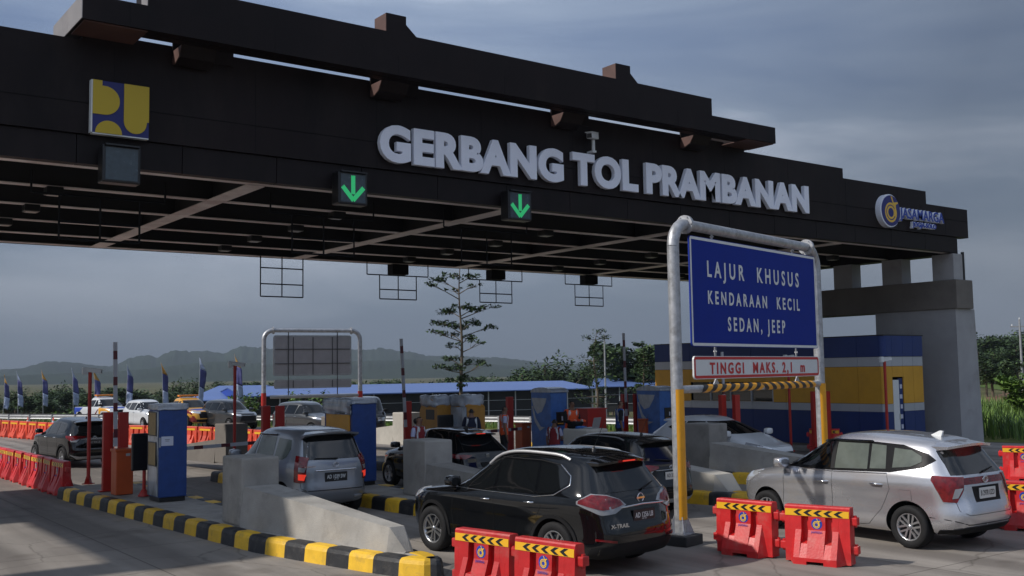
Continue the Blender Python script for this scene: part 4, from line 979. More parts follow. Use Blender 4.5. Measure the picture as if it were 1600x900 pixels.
    def wheels(s,style='spoke',spokes=5,rim=None,far=False):
        r=s.S['wr']; tw=.105
        mt=rim or m_rim
        for wx in (s.S['wf'],s.S['wb']):
            for sy in (1,-1):
                M=Matrix.Translation((wx,sy*(s.S['W']/2-.13),r))@Matrix.Rotation(-PI/2*sy,4,'X')
                t=MB(); rr=r*.665
                t.lathe([(rr*.96,-tw),(r*.93,-tw),(r*.985,-tw*.8),(r,-tw*.45),(r,tw*.45),(r*.985,tw*.8),(r*.93,tw),(rr*1.01,tw*1.0),(rr*.97,tw*.86)],28,M=M); tyre=t.build('wheel',m_rubber,s.root)
                g=MB(); g.lathe([(rr*1.0,tw*.84),(rr*.95,tw*.90),(rr*.88,tw*.80),(rr*.84,tw*.1),(rr*.84,-tw*.9)],28,M=M)
                nsp=spokes
                for k in range(nsp):
                    A=M@Matrix.Rotation(2*PI*k/nsp+.3,4,'Z')
                    if style=='twin':
                        for q in (-.20,.20):
                            g.add([(0.02,q*.12-.012,tw*.62),(.02,q*.12+.012,tw*.62),(rr*.9,q*rr*.9+.014,tw*.82),(rr*.9,q*rr*.9-.014,tw*.82),(.02,q*.12-.012,tw*.45),(.02,q*.12+.012,tw*.45),(rr*.9,q*rr*.9+.014,tw*.55),(rr*.9,q*rr*.9-.014,tw*.55)],[(0,1,2,3),(0,4,5,1),(1,5,6,2),(2,6,7,3),(3,7,4,0)],0,False,A)
                    else:
                        wv=.05 if style=='spoke' else .03; sk=.0 if style=='spoke' else .05
                        g.add([(0.03,-wv*.8,tw*.64),(.03,wv*.8,tw*.64),(rr*.92,wv*.7+sk,tw*.84),(rr*.92,-wv*.7+sk,tw*.84),(.03,-wv*.8,tw*.4),(.03,wv*.8,tw*.4),(rr*.92,wv+sk,tw*.5),(rr*.92,-wv+sk,tw*.5)],[(0,1,2,3),(0,4,5,1),(1,5,6,2),(2,6,7,3),(3,7,4,0)],0,False,A)
                g.lathe([(0,tw*.74),(rr*.14,tw*.74),(rr*.18,tw*.6),(rr*.2,tw*.3)],16,M=M)
                g.build('rim',mt,tyre)
                b=MB(); b.lathe([(0,tw*.3),(rr*.6,tw*.34),(rr*.84,tw*.5),(rr*.84,-tw*.6)],20,M=M); b.build('brake_disc',m_rimd,tyre)
    def mirrors(s,x,z,m=None):
        for sy in (1,-1):
            h=s.bvh.ray_cast(Vector((x,sy*3,z)),Vector((0,-sy,0))); y=h[0].y if h[0] else sy*s.S['W']/2
            b=gridbox(-.07,.07,-.12,.12,-.075,.085,3,5,.0)
            for i,v in enumerate(b.v): 
                vv=Vector(v); k=1-.25*((vv.y/.12)**2+(vv.z/.08)**2)*.5; b.v[i]=(vv.x*k+.03*(abs(vv.y)),vv.y*(1-.1*abs(vv.z/.08)),vv.z*(1-.2*abs(vv.y/.12)))
            o=b.build('mirror',m or s.S['paint'],s.root,loc=(x+.02,y+sy*.15,z+.06)); a=MB(); a.tube([(0,-sy*.08,-.03),(0.02,-sy*.19,-.10)],.02,6); a.build('mirror_arm',m_trim,o)
    def plate(s,x,z,text,m,mt,w=.43,h=.135,y=0,tilt=0,small=None):
        hh=s.bvh.ray_cast(Vector((-6 if x<0 else 6,y,z)),Vector((1 if x<0 else -1,0,0))); sx=-1 if x<0 else 1
        px=hh[0].x+sx*.012
        b=MB(); b.box(-w/2,w/2,-.006,.006,-h/2,h/2,bev=.004); rz=-PI/2 if sx<0 else PI/2
        o=b.build('number_plate',m,s.root,loc=(px,y,z),rot=(0,0,rz))
        if text: 
            q=T('plate_text',text,.10,.0008,mt,o,loc=(0,-.0075,-.03),off=.001,w=w*.84)
            if small: T('plate_text',small,.028,.0008,mt,o,loc=(0,-.0075,-.058),w=w*.2)
        return o
    def handle(s,x,z,m):
        for sy in (1,-1):
            h=s.bvh.ray_cast(Vector((x,sy*3,z)),Vector((0,-sy,0)))
            b=MB(); y=h[0].y
            b.tube([(x-.10,y+sy*.004,z),(x-.085,y+sy*.03,z),(x+.06,y+sy*.032,z),(x+.09,y+sy*.004,z)],[.013,.014,.014,.012],6); b.build('door_handle',m,s.root)
    def rails(s,x0,x1,y,m,h=.05,r=.02):
        for sy in (1,-1):
            P=[]
            for i in range(13):
                x=x0+(x1-x0)*i/12; hh=s.bvh.ray_cast(Vector((x,sy*y,4)),Vector((0,0,-1)))
                if hh[0] is None: continue
                e=min(i,12-i); P.append((x,sy*y,hh[0].z+(.005 if e==0 else h*.8 if e==1 else h)))
            b=MB(); b.tube(P,r,8); b.build('roof_rail',m,s.root)
    def antenna(s,x,z_unused,kind,m):
        hh=s.bvh.ray_cast(Vector((x,0,4)),Vector((0,0,-1))); z=hh[0].z
        b=MB()
        if kind=='fin': b.prism([(x+.12,z-.01),(x-.06,z+.075),(x-.11,z+.07),(x-.08,z-.01)],'y',-.018,.018)
        else: b.lathe([(.035,0),(.03,.03),(.01,.05)],10,M=Matrix.Translation((x,0,z-.005))); b.tube([(x,0,z+.03),(x+(-.22 if kind=='rod' else -.1),0,z+(.42 if kind=='rod' else .18))],.004,5)
        b.build('antenna',m,s.root)
    def spoiler(s,x0,x1,z,w,m,lamp=True,t=.035):
        """roof spoiler blade over the rear window"""
        vs=[];n=8
        for i in range(n+1):
            y=-w+2*w*i/n; e=1-.25*(abs(y)/w)**3
            h=s.bvh.ray_cast(Vector((x0,y,4)),Vector((0,0,-1))); zt=(h[0].z if h[0] else z)+.004
            cz=z-.035*(y/w)**2; xb=x0+(x1-x0)*e
            vs+=[(x0+.05,y,zt),(xb,y,cz),(xb+.01,y,cz-t),(x0-.02,y,zt-.06)]
        b=MB(); b.add(vs,[(4*i+j,4*i+4+j,4*i+4+(j+1)%4,4*i+(j+1)%4) for i in range(n) for j in range(4)]+[(0,1,2,3),(4*n+3,4*n+2,4*n+1,4*n)],0,True); o=b.build('spoiler',m,s.root)
        o.data.set_sharp_from_angle(angle=R(35))
        if lamp: b=MB(); b.box(x1-.004,x1+.012,-.13,.13,z-t*.75,z-t*.25); b.build('brake_lamp',m_tailon,o)
    def wiper(s,y0,z0,y1,z1):
        h=s.bvh.ray_cast(Vector((-6,y0,z0)),Vector((1,0,0))); g=s.bvh.ray_cast(Vector((-6,y1,z1)),Vector((1,0,0)))
        b=MB(); b.tube([h[0]+Vector((-.03,0,0)),g[0]+Vector((-.035,0,0))],[.016,.007],6); b.build('wiper',m_trim,s.root)
    def arches(s,m,wid=.055):
        r0=s.S['wr']+.05; 
        for wx in (s.S['wf'],s.S['wb']):
            A=[(wx+(r0+wid)*math.cos(a),s.S['wr']+(r0+wid)*math.sin(a)) for a in np.linspace(-.12,PI+.12,20)]; B=[(wx+r0*math.cos(a),s.S['wr']+r0*math.sin(a)) for a in np.linspace(PI+.12,-.12,20)]
            s.side('wheel_arch_trim',A+B,m,mirror=True,grid=.05,off=.016)
    def seam(s,xz,mirror=True): s.line('panel_gap',[(x,1.5,z) for x,z in xz],(0,-1,0),.0045,m_blackm,off=-.001,mirror=mirror,seg=4)
    def rseam(s,yz): s.line('panel_gap',[(-4,y,z) for y,z in yz],(1,0,0),.0045,m_blackm,off=-.001,seg=4)
    def done(s,x,y,deg,label,cat='car',group=None,z=0):
        s.root.location=(x,y,z); s.root.rotation_euler=(0,0,R(deg)); tag(s.root,label,cat,group); return s.root
def mkprof(L,W,H,hz0,hz1,cowl,rf,rr_,belt,tail,wr,under=.2,nose=.14,rb=0,bw=.03,nf=3.6,nr=6,tailtop=None):
    """tail: list of (z, x) for the rear edge between bumper and belt"""
    h=L/2; tx=lambda z: float(np.interp(z,[t[0] for t in tail],[t[1] for t in tail]))
    z_=[under,under+.08,under+.2,.58,hz0-.12]
    P=[(under,h-.32,-h+.34,W/2-.14,nf,nr),(under+.07,h-.12,-h+.10,W/2-.045,nf,nr),(under+.2,h-.02,tx(under+.2),W/2-.012,nf,nr),(.50,h-.005,tx(.50),W/2-.016,nf,nr),(.61,h,tx(.61),W/2-.026,nf,nr),(.69,h-.01,tx(.69),W/2-.020,nf,nr),(max(.745,hz0-.12),h-.03,tx(hz0-.12),W/2,nf,nr),(hz0-.02,h-nose,tx(hz0-.02),W/2-.002,nf,nr),
       (hz0+.03,h-nose-.22,tx(hz0+.03),W/2-.006,nf+.6,nr),(hz1-.02,cowl+.12,tx(hz1-.02),W/2-bw,nf+1,nr),(hz1+.03,cowl-.03,tx(hz1+.03),W/2-bw-.02,4,nr)]
    zt=H-.13
    P+= [(zt,rf,rr_,wr,4.2,6.5),(H-.06,rf-.20,rr_+.05,wr-.06,4.2,6),(H-.022,rf-.5,rr_+.25,wr-.17,4,5),(H-.006,rf-.85,rr_+.6,wr-.33,3.5,4),(H,rf-1.05,rr_+.9,.12,3,3)]
    return P
OLD_LOGO=None
m_trimg=mat('black gloss trim',(.006,.006,.007),.2,spec=.25); m_rail=mat('satin silver rail',(.6,.6,.61),.35,.6)
p_black=paint('black car paint',(.004,.0045,.0055),.0,.07,.75,.35)
p_black2=paint('black blue car paint',(.008,.009,.011),.1,.18,.6,.35)
p_silver=paint('bright silver car paint',(.62,.62,.65),.78,.27)
p_silver2=paint('blue silver car paint',(.27,.29,.32),.65,.34)
p_white=paint('white car paint',(.60,.62,.64),.0,.28)
p_dgrey=paint('dark grey car paint',(.035,.038,.042),.4,.28)
# ---------------- large black SUV (AD 1256 LB)
L,W,H=4.64,1.82,1.70
tail=[(.2,-2.22),(.45,-2.31),(.62,-2.32),(.74,-2.26),(.9,-2.24),(1.0,-2.22),(1.08,-2.17),(1.3,-2.02)]
c=Car(dict(name='parked_car',W=W,H=H,belt=1.05,paint=p_black,wr=.355,wf=1.36,wb=-1.345,crown=.10,xm=-.35,hr=1.7,prof=mkprof(L,W,H,.93,1.08,.98,.22,-1.86,1.05,tail,.62)))
c.root.name='black_suv'
c.side('side_window',[(.80,1.08),(.30,1.46),(-.02,1.50),(-.10,1.06)],m_glass,mirror=True)
c.side('side_window',[(-.16,1.06),(-.08,1.505),(-.88,1.495),(-.98,1.07)],m_glass,mirror=True)
c.side('side_window',[(-1.04,1.07),(-.94,1.49),(-1.30,1.45),(-1.52,1.33),(-1.56,1.24),(-1.35,1.11)],m_glass,mirror=True)
c.line('chrome_trim',[(.86,1.5,1.05),(-.98,1.5,1.035),(-1.36,1.5,1.08),(-1.60,1.5,1.22),(-1.56,1.5,1.34),(-1.32,1.5,1.48)],(0,-1,0),.009,m_chrome,off=.004,mirror=True)
c.line('window_surround',[(.86,1.5,1.06),(.32,1.5,1.50),(0,1.5,1.535),(-.9,1.5,1.53),(-1.32,1.5,1.48)],(0,-1,0),.008,m_trim,off=.003,mirror=True)
c.rear('rear_window',[(-.60,1.13),(.60,1.13),(.52,1.46),(.44,1.50),(-.44,1.50),(-.52,1.46)],m_glass)
c.front('windscreen',[(-.68,1.13),(.68,1.13),(.55,1.53),(-.55,1.53)],m_glass)
for sy in (1,-1):
    c.decal('tail_lamp',[(-2.30,sy*.42,.96),(-2.28,sy*.62,.86),(-2.2,sy*.80,.84),(-1.86,sy*.93,.98),(-1.86,sy*.93,1.02),(-2.1,sy*.9,1.12),(-2.2,sy*.7,1.10),(-2.25,sy*.5,1.04)],(1,-sy*1.0,0),m_clear,off=.020)
    o=c.decal('red_lens',[(-2.28,sy*.46,.965),(-2.24,sy*.62,.925),(-2.2,sy*.78,.91),(-1.89,sy*.93,.99),(-1.90,sy*.93,1.03),(-2.12,sy*.9,1.105),(-2.2,sy*.72,1.09),(-2.25,sy*.50,1.03)],(1,-sy*1.0,0),m_tail,off=.026)
c.line('tailgate_chrome',[(-4,-.46,.93),(-4,0,.945),(-4,.46,.93)],(1,0,0),.016,m_chrome,off=.012)
c.plate(-1,.80,'AD 1256 LB',m_plate,m_signwhite,.46,.16,small='10·23')
b=MB(); 
for a0 in range(24):
    an=2*PI*a0/24; an2=2*PI*(a0+1)/24; b.tube([(0,.062*math.cos(an),.062*math.sin(an)),(0,.062*math.cos(an2),.062*math.sin(an2))],.008,5,cap=False)
b.box(-.006,.006,-.085,.085,-.012,.012); hh=c.hit((-3,0,1.02),(1,0,0)); b.build('emblem',m_chrome,c.root,loc=(hh[0].x-.012,0,1.03))
hh=c.hit((-3,.55,.66),(1,0,0)); T('model_lettering','X-TRAIL',.075,.003,m_chrome,c.root,loc=(hh[0].x-.012,.52,.67),rot=(PI/2,0,-PI/2-R(6)),off=.002,w=.34)
hh=c.hit((-3,-.55,.74),(1,0,0)); T('model_lettering','2.5',.05,.003,m_chrome,c.root,loc=(hh[0].x-.012,-.55,.76),rot=(PI/2,0,-PI/2+R(6)),w=.09)
c.rear('lower_bumper',[(-.8,.24),(.8,.24),(.80,.40),(.55,.46),(-.55,.46),(-.80,.40)],m_trim,off=.008)
c.rear('reflector',[(.58,.47),(.78,.50),(.78,.53),(.58,.50)],m_tail,off=.014); c.rear('reflector',[(-.58,.47),(-.78,.50),(-.78,.53),(-.58,.50)],m_tail,off=.014)
c.rseam([(-.74,1.02),(-.70,.60),(-.5,.56),(.5,.56),(.70,.60),(.74,1.02)])
c.seam([(-.12,1.05),(-.12,.40)]); c.seam([(.80,1.05),(.86,.62),(.80,.36)]); c.seam([(-1.0,1.05),(-1.12,.90),(-1.02,.74)]); c.seam([(.8,.36),(-.9,.36)])
c.side('sill_trim',[(.93,.22),(-.93,.22),(-.93,.32),(.93,.32)],m_trim,mirror=True,off=.012)
c.arches(m_trim,.05)
c.handle(-.02+.08,.93,m_chrome); c.handle(-.98+.1,.95,m_chrome)
c.decal('head_lamp',[(2.3,.5,.80),(2.3,.5,.90),(1.9,.88,.98),(1.85,.9,.90),(2.1,.85,.80)],(-1,-.8,0),m_headl,off=.01,mirror=True)
c.rails(.25,-1.45,.60,m_steel if False else m_rail,.05,.024); c.wheels('twin',5,m_rim); c.mirrors(.78,1.08,p_black); c.antenna(-1.35,0,'rod',m_black)
c.spoiler(-1.70,-2.02,1.555,.56,p_black); c.wiper(-.1,1.14,-.42,1.22)
c.root.scale=(1.05,)*3; c.done(10.45,13.7,90+7,'large black SUV with silver roof rails and black plate AD 1256 LB, nearest the camera')
# ---------------- silver MPV at right
L,W,H=4.12,1.66,1.58
tail=[(.2,-1.95),(.42,-2.05),(.55,-2.06),(.66,-1.98),(.8,-1.965),(.98,-1.94),(1.06,-1.89),(1.3,-1.76)]
c=Car(dict(name='silver_minivan',W=W,H=H,belt=1.0,paint=p_silver,wr=.295,wf=1.27,wb=-1.26,crown=.10,xm=-.15,hr=1.6,prof=mkprof(L,W,H,.86,1.02,1.02,.30,-1.66,1.0,tail,.575,under=.19)))
c.side('window_frame',[(1.0,1.0),(.93,1.04),(.42,1.38),(.2,1.43),(-.6,1.435),(-1.1,1.41),(-1.5,1.30),(-1.62,1.22),(-1.48,1.12),(-1.0,1.03),(-.0,1.0)],m_trimg,mirror=True,off=.004)
c.side('side_window',[(.80,1.04),(.38,1.35),(.1,1.40),(.02,1.03)],m_glass,mirror=True,off=.010)
c.side('side_window',[(-.06,1.03),(.0,1.40),(-.55,1.40),(-.62,1.05)],m_glassl,mirror=True,off=.010)
c.side('quarter_window',[(-.66,1.06),(-.60,1.40),(-.84,1.385),(-.92,1.07)],m_glassl,mirror=True,off=.010)
c.side('quarter_window',[(-1.02,1.09),(-.98,1.36),(-1.25,1.34),(-1.42,1.26),(-1.44,1.19),(-1.3,1.12)],m_glassl,mirror=True,off=.010)
c.side('door_pillar',[(.01,1.02),(.09,1.41),(.01,1.41),(-.06,1.02)],m_trim,mirror=True,off=.013)
c.line('window_visor',[(.5,1.5,1.36),(.1,1.5,1.425),(-.6,1.5,1.43)],(0,-1,0),.022,m_glass,off=.012,mirror=True)
c.line('chrome_trim',[(.95,1.5,1.0),(0,1.5,.985),(-.95,1.5,1.01)],(0,-1,0),.007,m_chrome,off=.004,mirror=True)
c.rear('rear_window',[(-.62,1.03),(.62,1.03),(.54,1.34),(.46,1.40),(-.46,1.40),(-.54,1.34)],m_glass)
c.front('windscreen',[(-.62,1.06),(.62,1.06),(.51,1.42),(-.51,1.42)],m_glass)
c.rear('tailgate_garnish',[(-.60,.90),(.60,.90),(.62,.99),(-.62,.99)],m_tail,off=.008)
for sy in (1,-1):
    c.decal('tail_lamp',[(-2.0,sy*.56,1.0),(-1.7,sy*.82,1.02),(-1.68,sy*.82,.96),(-1.86,sy*.82,.68),(-1.98,sy*.70,.67),(-2.0,sy*.58,.84)],(1,-sy*1.0,0),m_tail,off=.018)
    c.decal('clear_lens',[(-2.0,sy*.60,.86),(-1.97,sy*.72,.85),(-1.95,sy*.76,.72),(-1.98,sy*.68,.73)],(1,-sy*1.0,0),m_clear,off=.024)
c.plate(-1,.77,'B 2978 UZD',m_platew,m_black,.40,.15)
c.rear('plate_recess',[(-.30,.66),(.30,.66),(.33,.87),(-.33,.87)],m_trim,off=.003)
b=MB(); 
for k in range(20):
    a1,a2=2*PI*k/20,2*PI*(k+1)/20; b.tube([(0,.06*math.cos(a1),.042*math.sin(a1)),(0,.06*math.cos(a2),.042*math.sin(a2))],.006,5,cap=False)
    b.tube([(0,.022*math.cos(a1),.038*math.sin(a1)),(0,.022*math.cos(a2),.038*math.sin(a2))],.005,5,cap=False)
oval=b; hh=c.hit((-3,0,.94),(1,0,0)); b.build('emblem',m_chrome,c.root,loc=(hh[0].x-.02,0,.95))
c.rear('lower_bumper',[(-.74,.24),(.74,.24),(.72,.30),(.5,.34),(-.5,.34),(-.72,.30)],m_trim,off=.010)
c.rseam([(-.66,.98),(-.62,.56),(-.5,.50),(.5,.50),(.62,.56),(.66,.98)]); c.line('bumper_crease',[(-4,-.78,.46),(-4,-.5,.37),(-4,.5,.37),(-4,.78,.46)],(1,0,0),.007,m_trim,off=0)
c.seam([(.96,1.0),(.90,.86),(.93,.4),(.86,.26)]); c.seam([(-.02,1.0),(-.0,.26)]); c.seam([(-.95,1.0),(-1.0,.80),(-.84,.50),(-.62,.28),(-.5,.26),(.86,.26)])
c.side('fuel_flap',[(-1.15,.80),(-1.33,.80),(-1.33,.66),(-1.15,.66)],p_silver,off=.003); c.line('panel_gap',[(-1.15,1.5,.80),(-1.33,1.5,.80),(-1.33,1.5,.66),(-1.15,1.5,.66),(-1.15,1.5,.80)],(0,-1,0),.003,m_blackm)
c.handle(.15,.83,m_chrome); c.handle(-.78,.855,m_chrome)
c.decal('head_lamp',[(2.06,.42,.68),(2.0,.5,.80),(1.62,.80,.90),(1.58,.82,.84),(1.9,.78,.70)],(-1,-.8,0),m_headl,off=.01,mirror=True)
c.decal('grille',[(2.1,-.4,.5),(2.1,.4,.5),(2.1,.36,.74),(2.1,-.36,.74)],(-1,0,0),m_trim)
c.wheels('twin',6,m_rim); c.mirrors(.86,1.0,m_chrome if False else p_silver); c.antenna(-1.25,0,'fin',m_signwhite); c.spoiler(-1.50,-1.84,1.44,.53,p_silver,False); c.wiper(0,1.05,-.3,1.10)
c.root.scale=(1.17,)*3; c.done(16.3,11.45,90-1,'bright silver minivan with white plate and silver shark fin antenna at the right')
# ---------------- old silver MPV in first lane
L,W,H=4.12,1.63,1.69
tail=[(.2,-1.97),(.4,-2.06),(.6,-2.06),(.66,-2.03),(.9,-2.02),(1.02,-2.0),(1.1,-1.97),(1.3,-1.88),(1.56,-1.76)]
c=Car(dict(name='silver_minivan',W=W,H=H,belt=1.02,paint=p_silver2,wr=.31,wf=1.3,wb=-1.3,crown=.05,xm=-.35,hr=1.5,prof=mkprof(L,W,H,.92,1.06,1.0,.40,-1.78,1.02,tail,.60,under=.22,nf=4)))
c.side('side_window',[(.85,1.08),(.50,1.38),(.30,1.48),(.08,1.50),(.05,1.06)],m_glass,mirror=True)
c.side('side_window',[(-.03,1.06),(.0,1.50),(-.75,1.50),(-.84,1.07)],m_glassl,mirror=True)
c.side('quarter_window',[(-.92,1.08),(-.88,1.48),(-1.42,1.46),(-1.50,1.30),(-1.42,1.14),(-1.3,1.09)],m_glassl,mirror=True)
c.line('window_visor',[(.6,1.5,1.36),(.3,1.5,1.52),(-.75,1.5,1.535)],(0,-1,0),.022,m_glass,off=.012,mirror=True)
c.rear('rear_window',[(-.60,1.10),(.60,1.10),(.53,1.48),(.46,1.54),(-.46,1.54),(-.53,1.48)],m_glass)
c.front('windscreen',[(-.64,1.12),(.64,1.12),(.54,1.52),(-.54,1.52)],m_glass)
for sy in (1,-1):
    c.decal('tail_lamp',[(-2.1,sy*.69,1.14),(-1.86,sy*.80,1.18),(-1.84,sy*.81,.70),(-2.0,sy*.79,.68),(-2.06,sy*.70,.70)],(1,-sy*1.0,0),m_tail,off=.018)
    c.decal('lit_lens',[(-2.1,sy*.715,.84),(-1.98,sy*.80,.85),(-1.98,sy*.80,.74),(-2.06,sy*.72,.73)],(1,-sy*1.0,0),m_tailon,off=.024)
    c.decal('clear_lens',[(-2.1,sy*.715,.96),(-1.98,sy*.80,.97),(-1.98,sy*.80,.89),(-2.06,sy*.72,.88)],(1,-sy*1.0,0),m_clear,off=.024)
    c.decal('lit_lens',[(-2.1,sy*.72,1.10),(-1.95,sy*.80,1.12),(-1.96,sy*.80,1.01),(-2.06,sy*.72,1.0)],(1,-sy*1.0,0),m_tail,off=.024)
c.line('tailgate_chrome',[(-4,-.42,.90),(-4,.42,.90)],(1,0,0),.016,m_chrome,off=.012)
c.plate(-1,.775,'AD 1039 SW',m_plate,m_signwhite,.46,.17,small='07·24')
hh=c.hit((-3,0,.97),(1,0,0)); oval.build('emblem',m_chrome,c.root,loc=(hh[0].x-.012,0,1.0))
hh=c.hit((-3,.5,.97),(1,0,0)); T('model_lettering','AVANZA',.05,.003,m_chrome,c.root,loc=(hh[0].x-.012,.52,.965),rot=(PI/2,0,-PI/2),w=.24)
c.rear('bumper_strip',[(.38,.36),(.76,.38),(.76,.42),(.38,.40)],m_chrome,off=.012); c.rear('bumper_strip',[(-.38,.36),(-.76,.38),(-.76,.42),(-.38,.40)],m_chrome,off=.012)
c.rseam([(-.70,1.04),(-.66,.58),(-.55,.53),(.55,.53),(.66,.58),(.70,1.04)]); c.seam([(0,1.04),(0,.3)]); c.seam([(.92,1.04),(.92,.32)]); c.seam([(-.88,1.04),(-1.0,.8),(-.86,.5),(-.72,.3),(.92,.3)])
c.line('bumper_crease',[(-4,-.8,.60),(-4,-.64,.54),(-4,.64,.54),(-4,.8,.60)],(1,0,0),.005,m_blackm,off=0)
c.handle(.12,.94,p_silver2); c.handle(-.75,.94,p_silver2); c.wheels('spoke',5,m_rim); c.mirrors(.86,1.05,p_silver2); c.spoiler(-1.62,-1.98,1.61,.56,p_silver2,False); c.wiper(-.05,1.11,.42,1.13)
c.decal('head_lamp',[(2.06,.42,.75),(2.0,.5,.88),(1.75,.78,.92),(1.8,.78,.74)],(-1,-.8,0),m_headl,off=.01,mirror=True)
c.antenna(.3,0,'short',m_black)
c.root.scale=(1.1,)*3; c.done(10.0,22.0,90,'grey silver minivan with lit tail lamps and plate AD 1039 SW in the first lane')
# ---------------- Rush / Terios shape
def rush(label,x,y,deg,pl,plm,plt,pnt,lit=True,rail=True,garnish=False,z=0):
    L,W,H=4.43,1.69,1.66
    tail=[(.2,-2.08),(.45,-2.20),(.64,-2.215),(.72,-2.15),(.9,-2.13),(1.02,-2.11),(1.1,-2.06),(1.3,-1.95)]
    c=Car(dict(name='black_suv',W=W,H=H,belt=1.06,paint=pnt,wr=.34,wf=1.38,wb=-1.32,crown=.08,xm=-.3,hr=1.6,prof=mkprof(L,W,H,.98,1.10,1.0,.30,-1.80,1.06,tail,.585,under=.24)))
    c.side('side_window',[(.84,1.12),(.40,1.42),(.1,1.47),(.02,1.10)],m_glass,mirror=True); c.side('side_window',[(-.05,1.10),(.02,1.47),(-.72,1.47),(-.82,1.11)],m_glass,mirror=True); c.side('quarter_window',[(-.90,1.12),(-.84,1.46),(-1.3,1.43),(-1.55,1.30),(-1.45,1.18)],m_glass,mirror=True)
    c.rear('rear_window',[(-.62,1.12),(.62,1.12),(.54,1.44),(.46,1.50),(-.46,1.50),(-.54,1.44)],m_glass); c.front('windscreen',[(-.62,1.16),(.62,1.16),(.52,1.50),(-.52,1.50)],m_glass)
    for sy in (1,-1):
        c.decal('tail_lamp',[(-2.2,sy*.34 if garnish else sy*.46,1.03),(-2.1,sy*.6,1.06),(-1.72,sy*.84,1.07),(-1.74,sy*.84,1.01),(-2.0,sy*.82,.90),(-2.1,sy*.62,.93),(-2.2,sy*.46,.99)],(1,-sy*1.0,0),m_tailon if lit else m_tail,off=.018)
        c.decal('clear_lens',[(-2.2,sy*.60,.95),(-2.0,sy*.80,.96),(-2.03,sy*.80,.87),(-2.15,sy*.66,.86)],(1,-sy*1.0,0),m_clear,off=.016)
    if pl: c.plate(-1,.84,pl,plm,plt,.42,.15)
    else: c.plate(-1,.84,'AD 9045 SR',plm,plt,.42,.15)
    hh=c.hit((-3,0,.97),(1,0,0)); oval.build('emblem',m_chrome,c.root,loc=(hh[0].x-.012,0,1.0))
    c.line('tailgate_chrome',[(-4,-.45,.955),(-4,.45,.955)],(1,0,0),.008,m_chrome,off=.008)
    c.rear('skid_plate',[(-.55,.30),(.55,.30),(.74,.44),(.5,.39),(-.5,.39),(-.74,.44)],m_silver,off=.016); c.rear('lower_bumper',[(-.74,.26),(.74,.26),(.74,.5),(-.74,.5)],m_trim,off=.006)
    c.rseam([(-.68,1.0),(-.64,.60),(.64,.60),(.68,1.0)]); c.seam([(0,1.08),(0,.34)]); c.seam([(-.86,1.08),(-.98,.86),(-.86,.6)]); c.seam([(.9,1.08),(.9,.36)])
    c.arches(m_trim,.06); c.side('sill_trim',[(.98,.26),(-.92,.26),(-.92,.37),(.98,.37)],m_trim,mirror=True,off=.012)
    c.handle(.12,.98,m_chrome); c.handle(-.72,.99,m_chrome); c.wheels('twin',5,m_rim); c.mirrors(.86,1.1,pnt)
    if rail: c.rails(.2,-1.35,.56,m_rim,.045,.016)
    c.decal('head_lamp',[(2.2,.5,.84),(2.2,.5,.92),(1.85,.82,1.0),(1.85,.83,.92)],(-1,-.8,0),m_headl,off=.01,mirror=True)
    c.spoiler(-1.62,-1.94,1.54,.53,pnt,False); c.wiper(-.05,1.13,.38,1.17); c.antenna(-1.3,0,'short' if garnish else 'rod',m_black)
    return c.done(x,y,deg,label,'car',z=z)
rush('black SUV with white plate AD 321 partly hidden behind the amber portal post',15.05,17.25,90+2,'AD 321 KE',m_platew,m_black,p_black2,False)
rush('black SUV seen from behind on the open lane at the far left',9.35,38.7,90+6,None,m_plate,m_silver,p_black,False,False,True)
# ---------------- black crossover in second lane (rear left view)
L,W,H=4.3,1.77,1.60
tail=[(.2,-2.0),(.45,-2.13),(.62,-2.15),(.72,-2.09),(.9,-2.06),(1.0,-2.02),(1.1,-1.93),(1.25,-1.78)]
c=Car(dict(name='black_hatchback',W=W,H=H,belt=1.0,paint=p_black,wr=.335,wf=1.33,wb=-1.28,crown=.09,xm=-.1,hr=1.6,prof=mkprof(L,W,H,.88,1.04,1.08,.28,-1.52,1.0,tail,.58)))
c.side('side_window',[(.90,1.06),(.40,1.36),(.1,1.42),(.02,1.05)],m_glass,mirror=True); c.side('side_window',[(-.05,1.05),(.02,1.42),(-.62,1.41),(-.76,1.12)],m_glass,mirror=True); c.side('quarter_window',[(-.82,1.14),(-.7,1.40),(-1.1,1.35),(-1.3,1.24)],m_glass,mirror=True)
c.rear('rear_window',[(-.58,1.07),(.58,1.07),(.50,1.38),(.42,1.43),(-.42,1.43),(-.50,1.38)],m_glass); c.front('windscreen',[(-.64,1.1),(.64,1.1),(.52,1.43),(-.52,1.43)],m_glass)
for sy in (1,-1): c.decal('tail_lamp',[(-2.1,sy*.52,.96),(-1.75,sy*.87,1.0),(-1.8,sy*.88,.90),(-2.08,sy*.7,.87),(-2.1,sy*.55,.92)],(1,-sy*1.0,0),m_tail,off=.018)
c.plate(-1,.72,None,m_plate,m_silver); c.seam([(0,1.03),(0,.34)]); c.seam([(.96,1.03),(.92,.34)]); c.handle(.12,.92,m_chrome); c.wheels('spoke',5,m_rim); c.mirrors(.95,1.04,p_black); c.spoiler(-1.4,-1.78,1.47,.52,p_black,True); c.antenna(-1.1,0,'fin',m_black)
c.decal('head_lamp',[(2.1,.45,.74),(2.1,.45,.84),(1.7,.85,.93),(1.7,.86,.84)],(-1,-.8,0),m_headl,off=.01,mirror=True)
b=MB(); b.box(-.008,.008,-.05,.05,-.045,.045,bev=.004); hh=c.hit((-3,0,.93),(1,0,0)); b.build('emblem',m_chrome,c.root,loc=(hh[0].x-.01,0,.93))
c.done(14.75,23.1,90,'black hatchback in the second lane, its side hidden by the second crash wall')
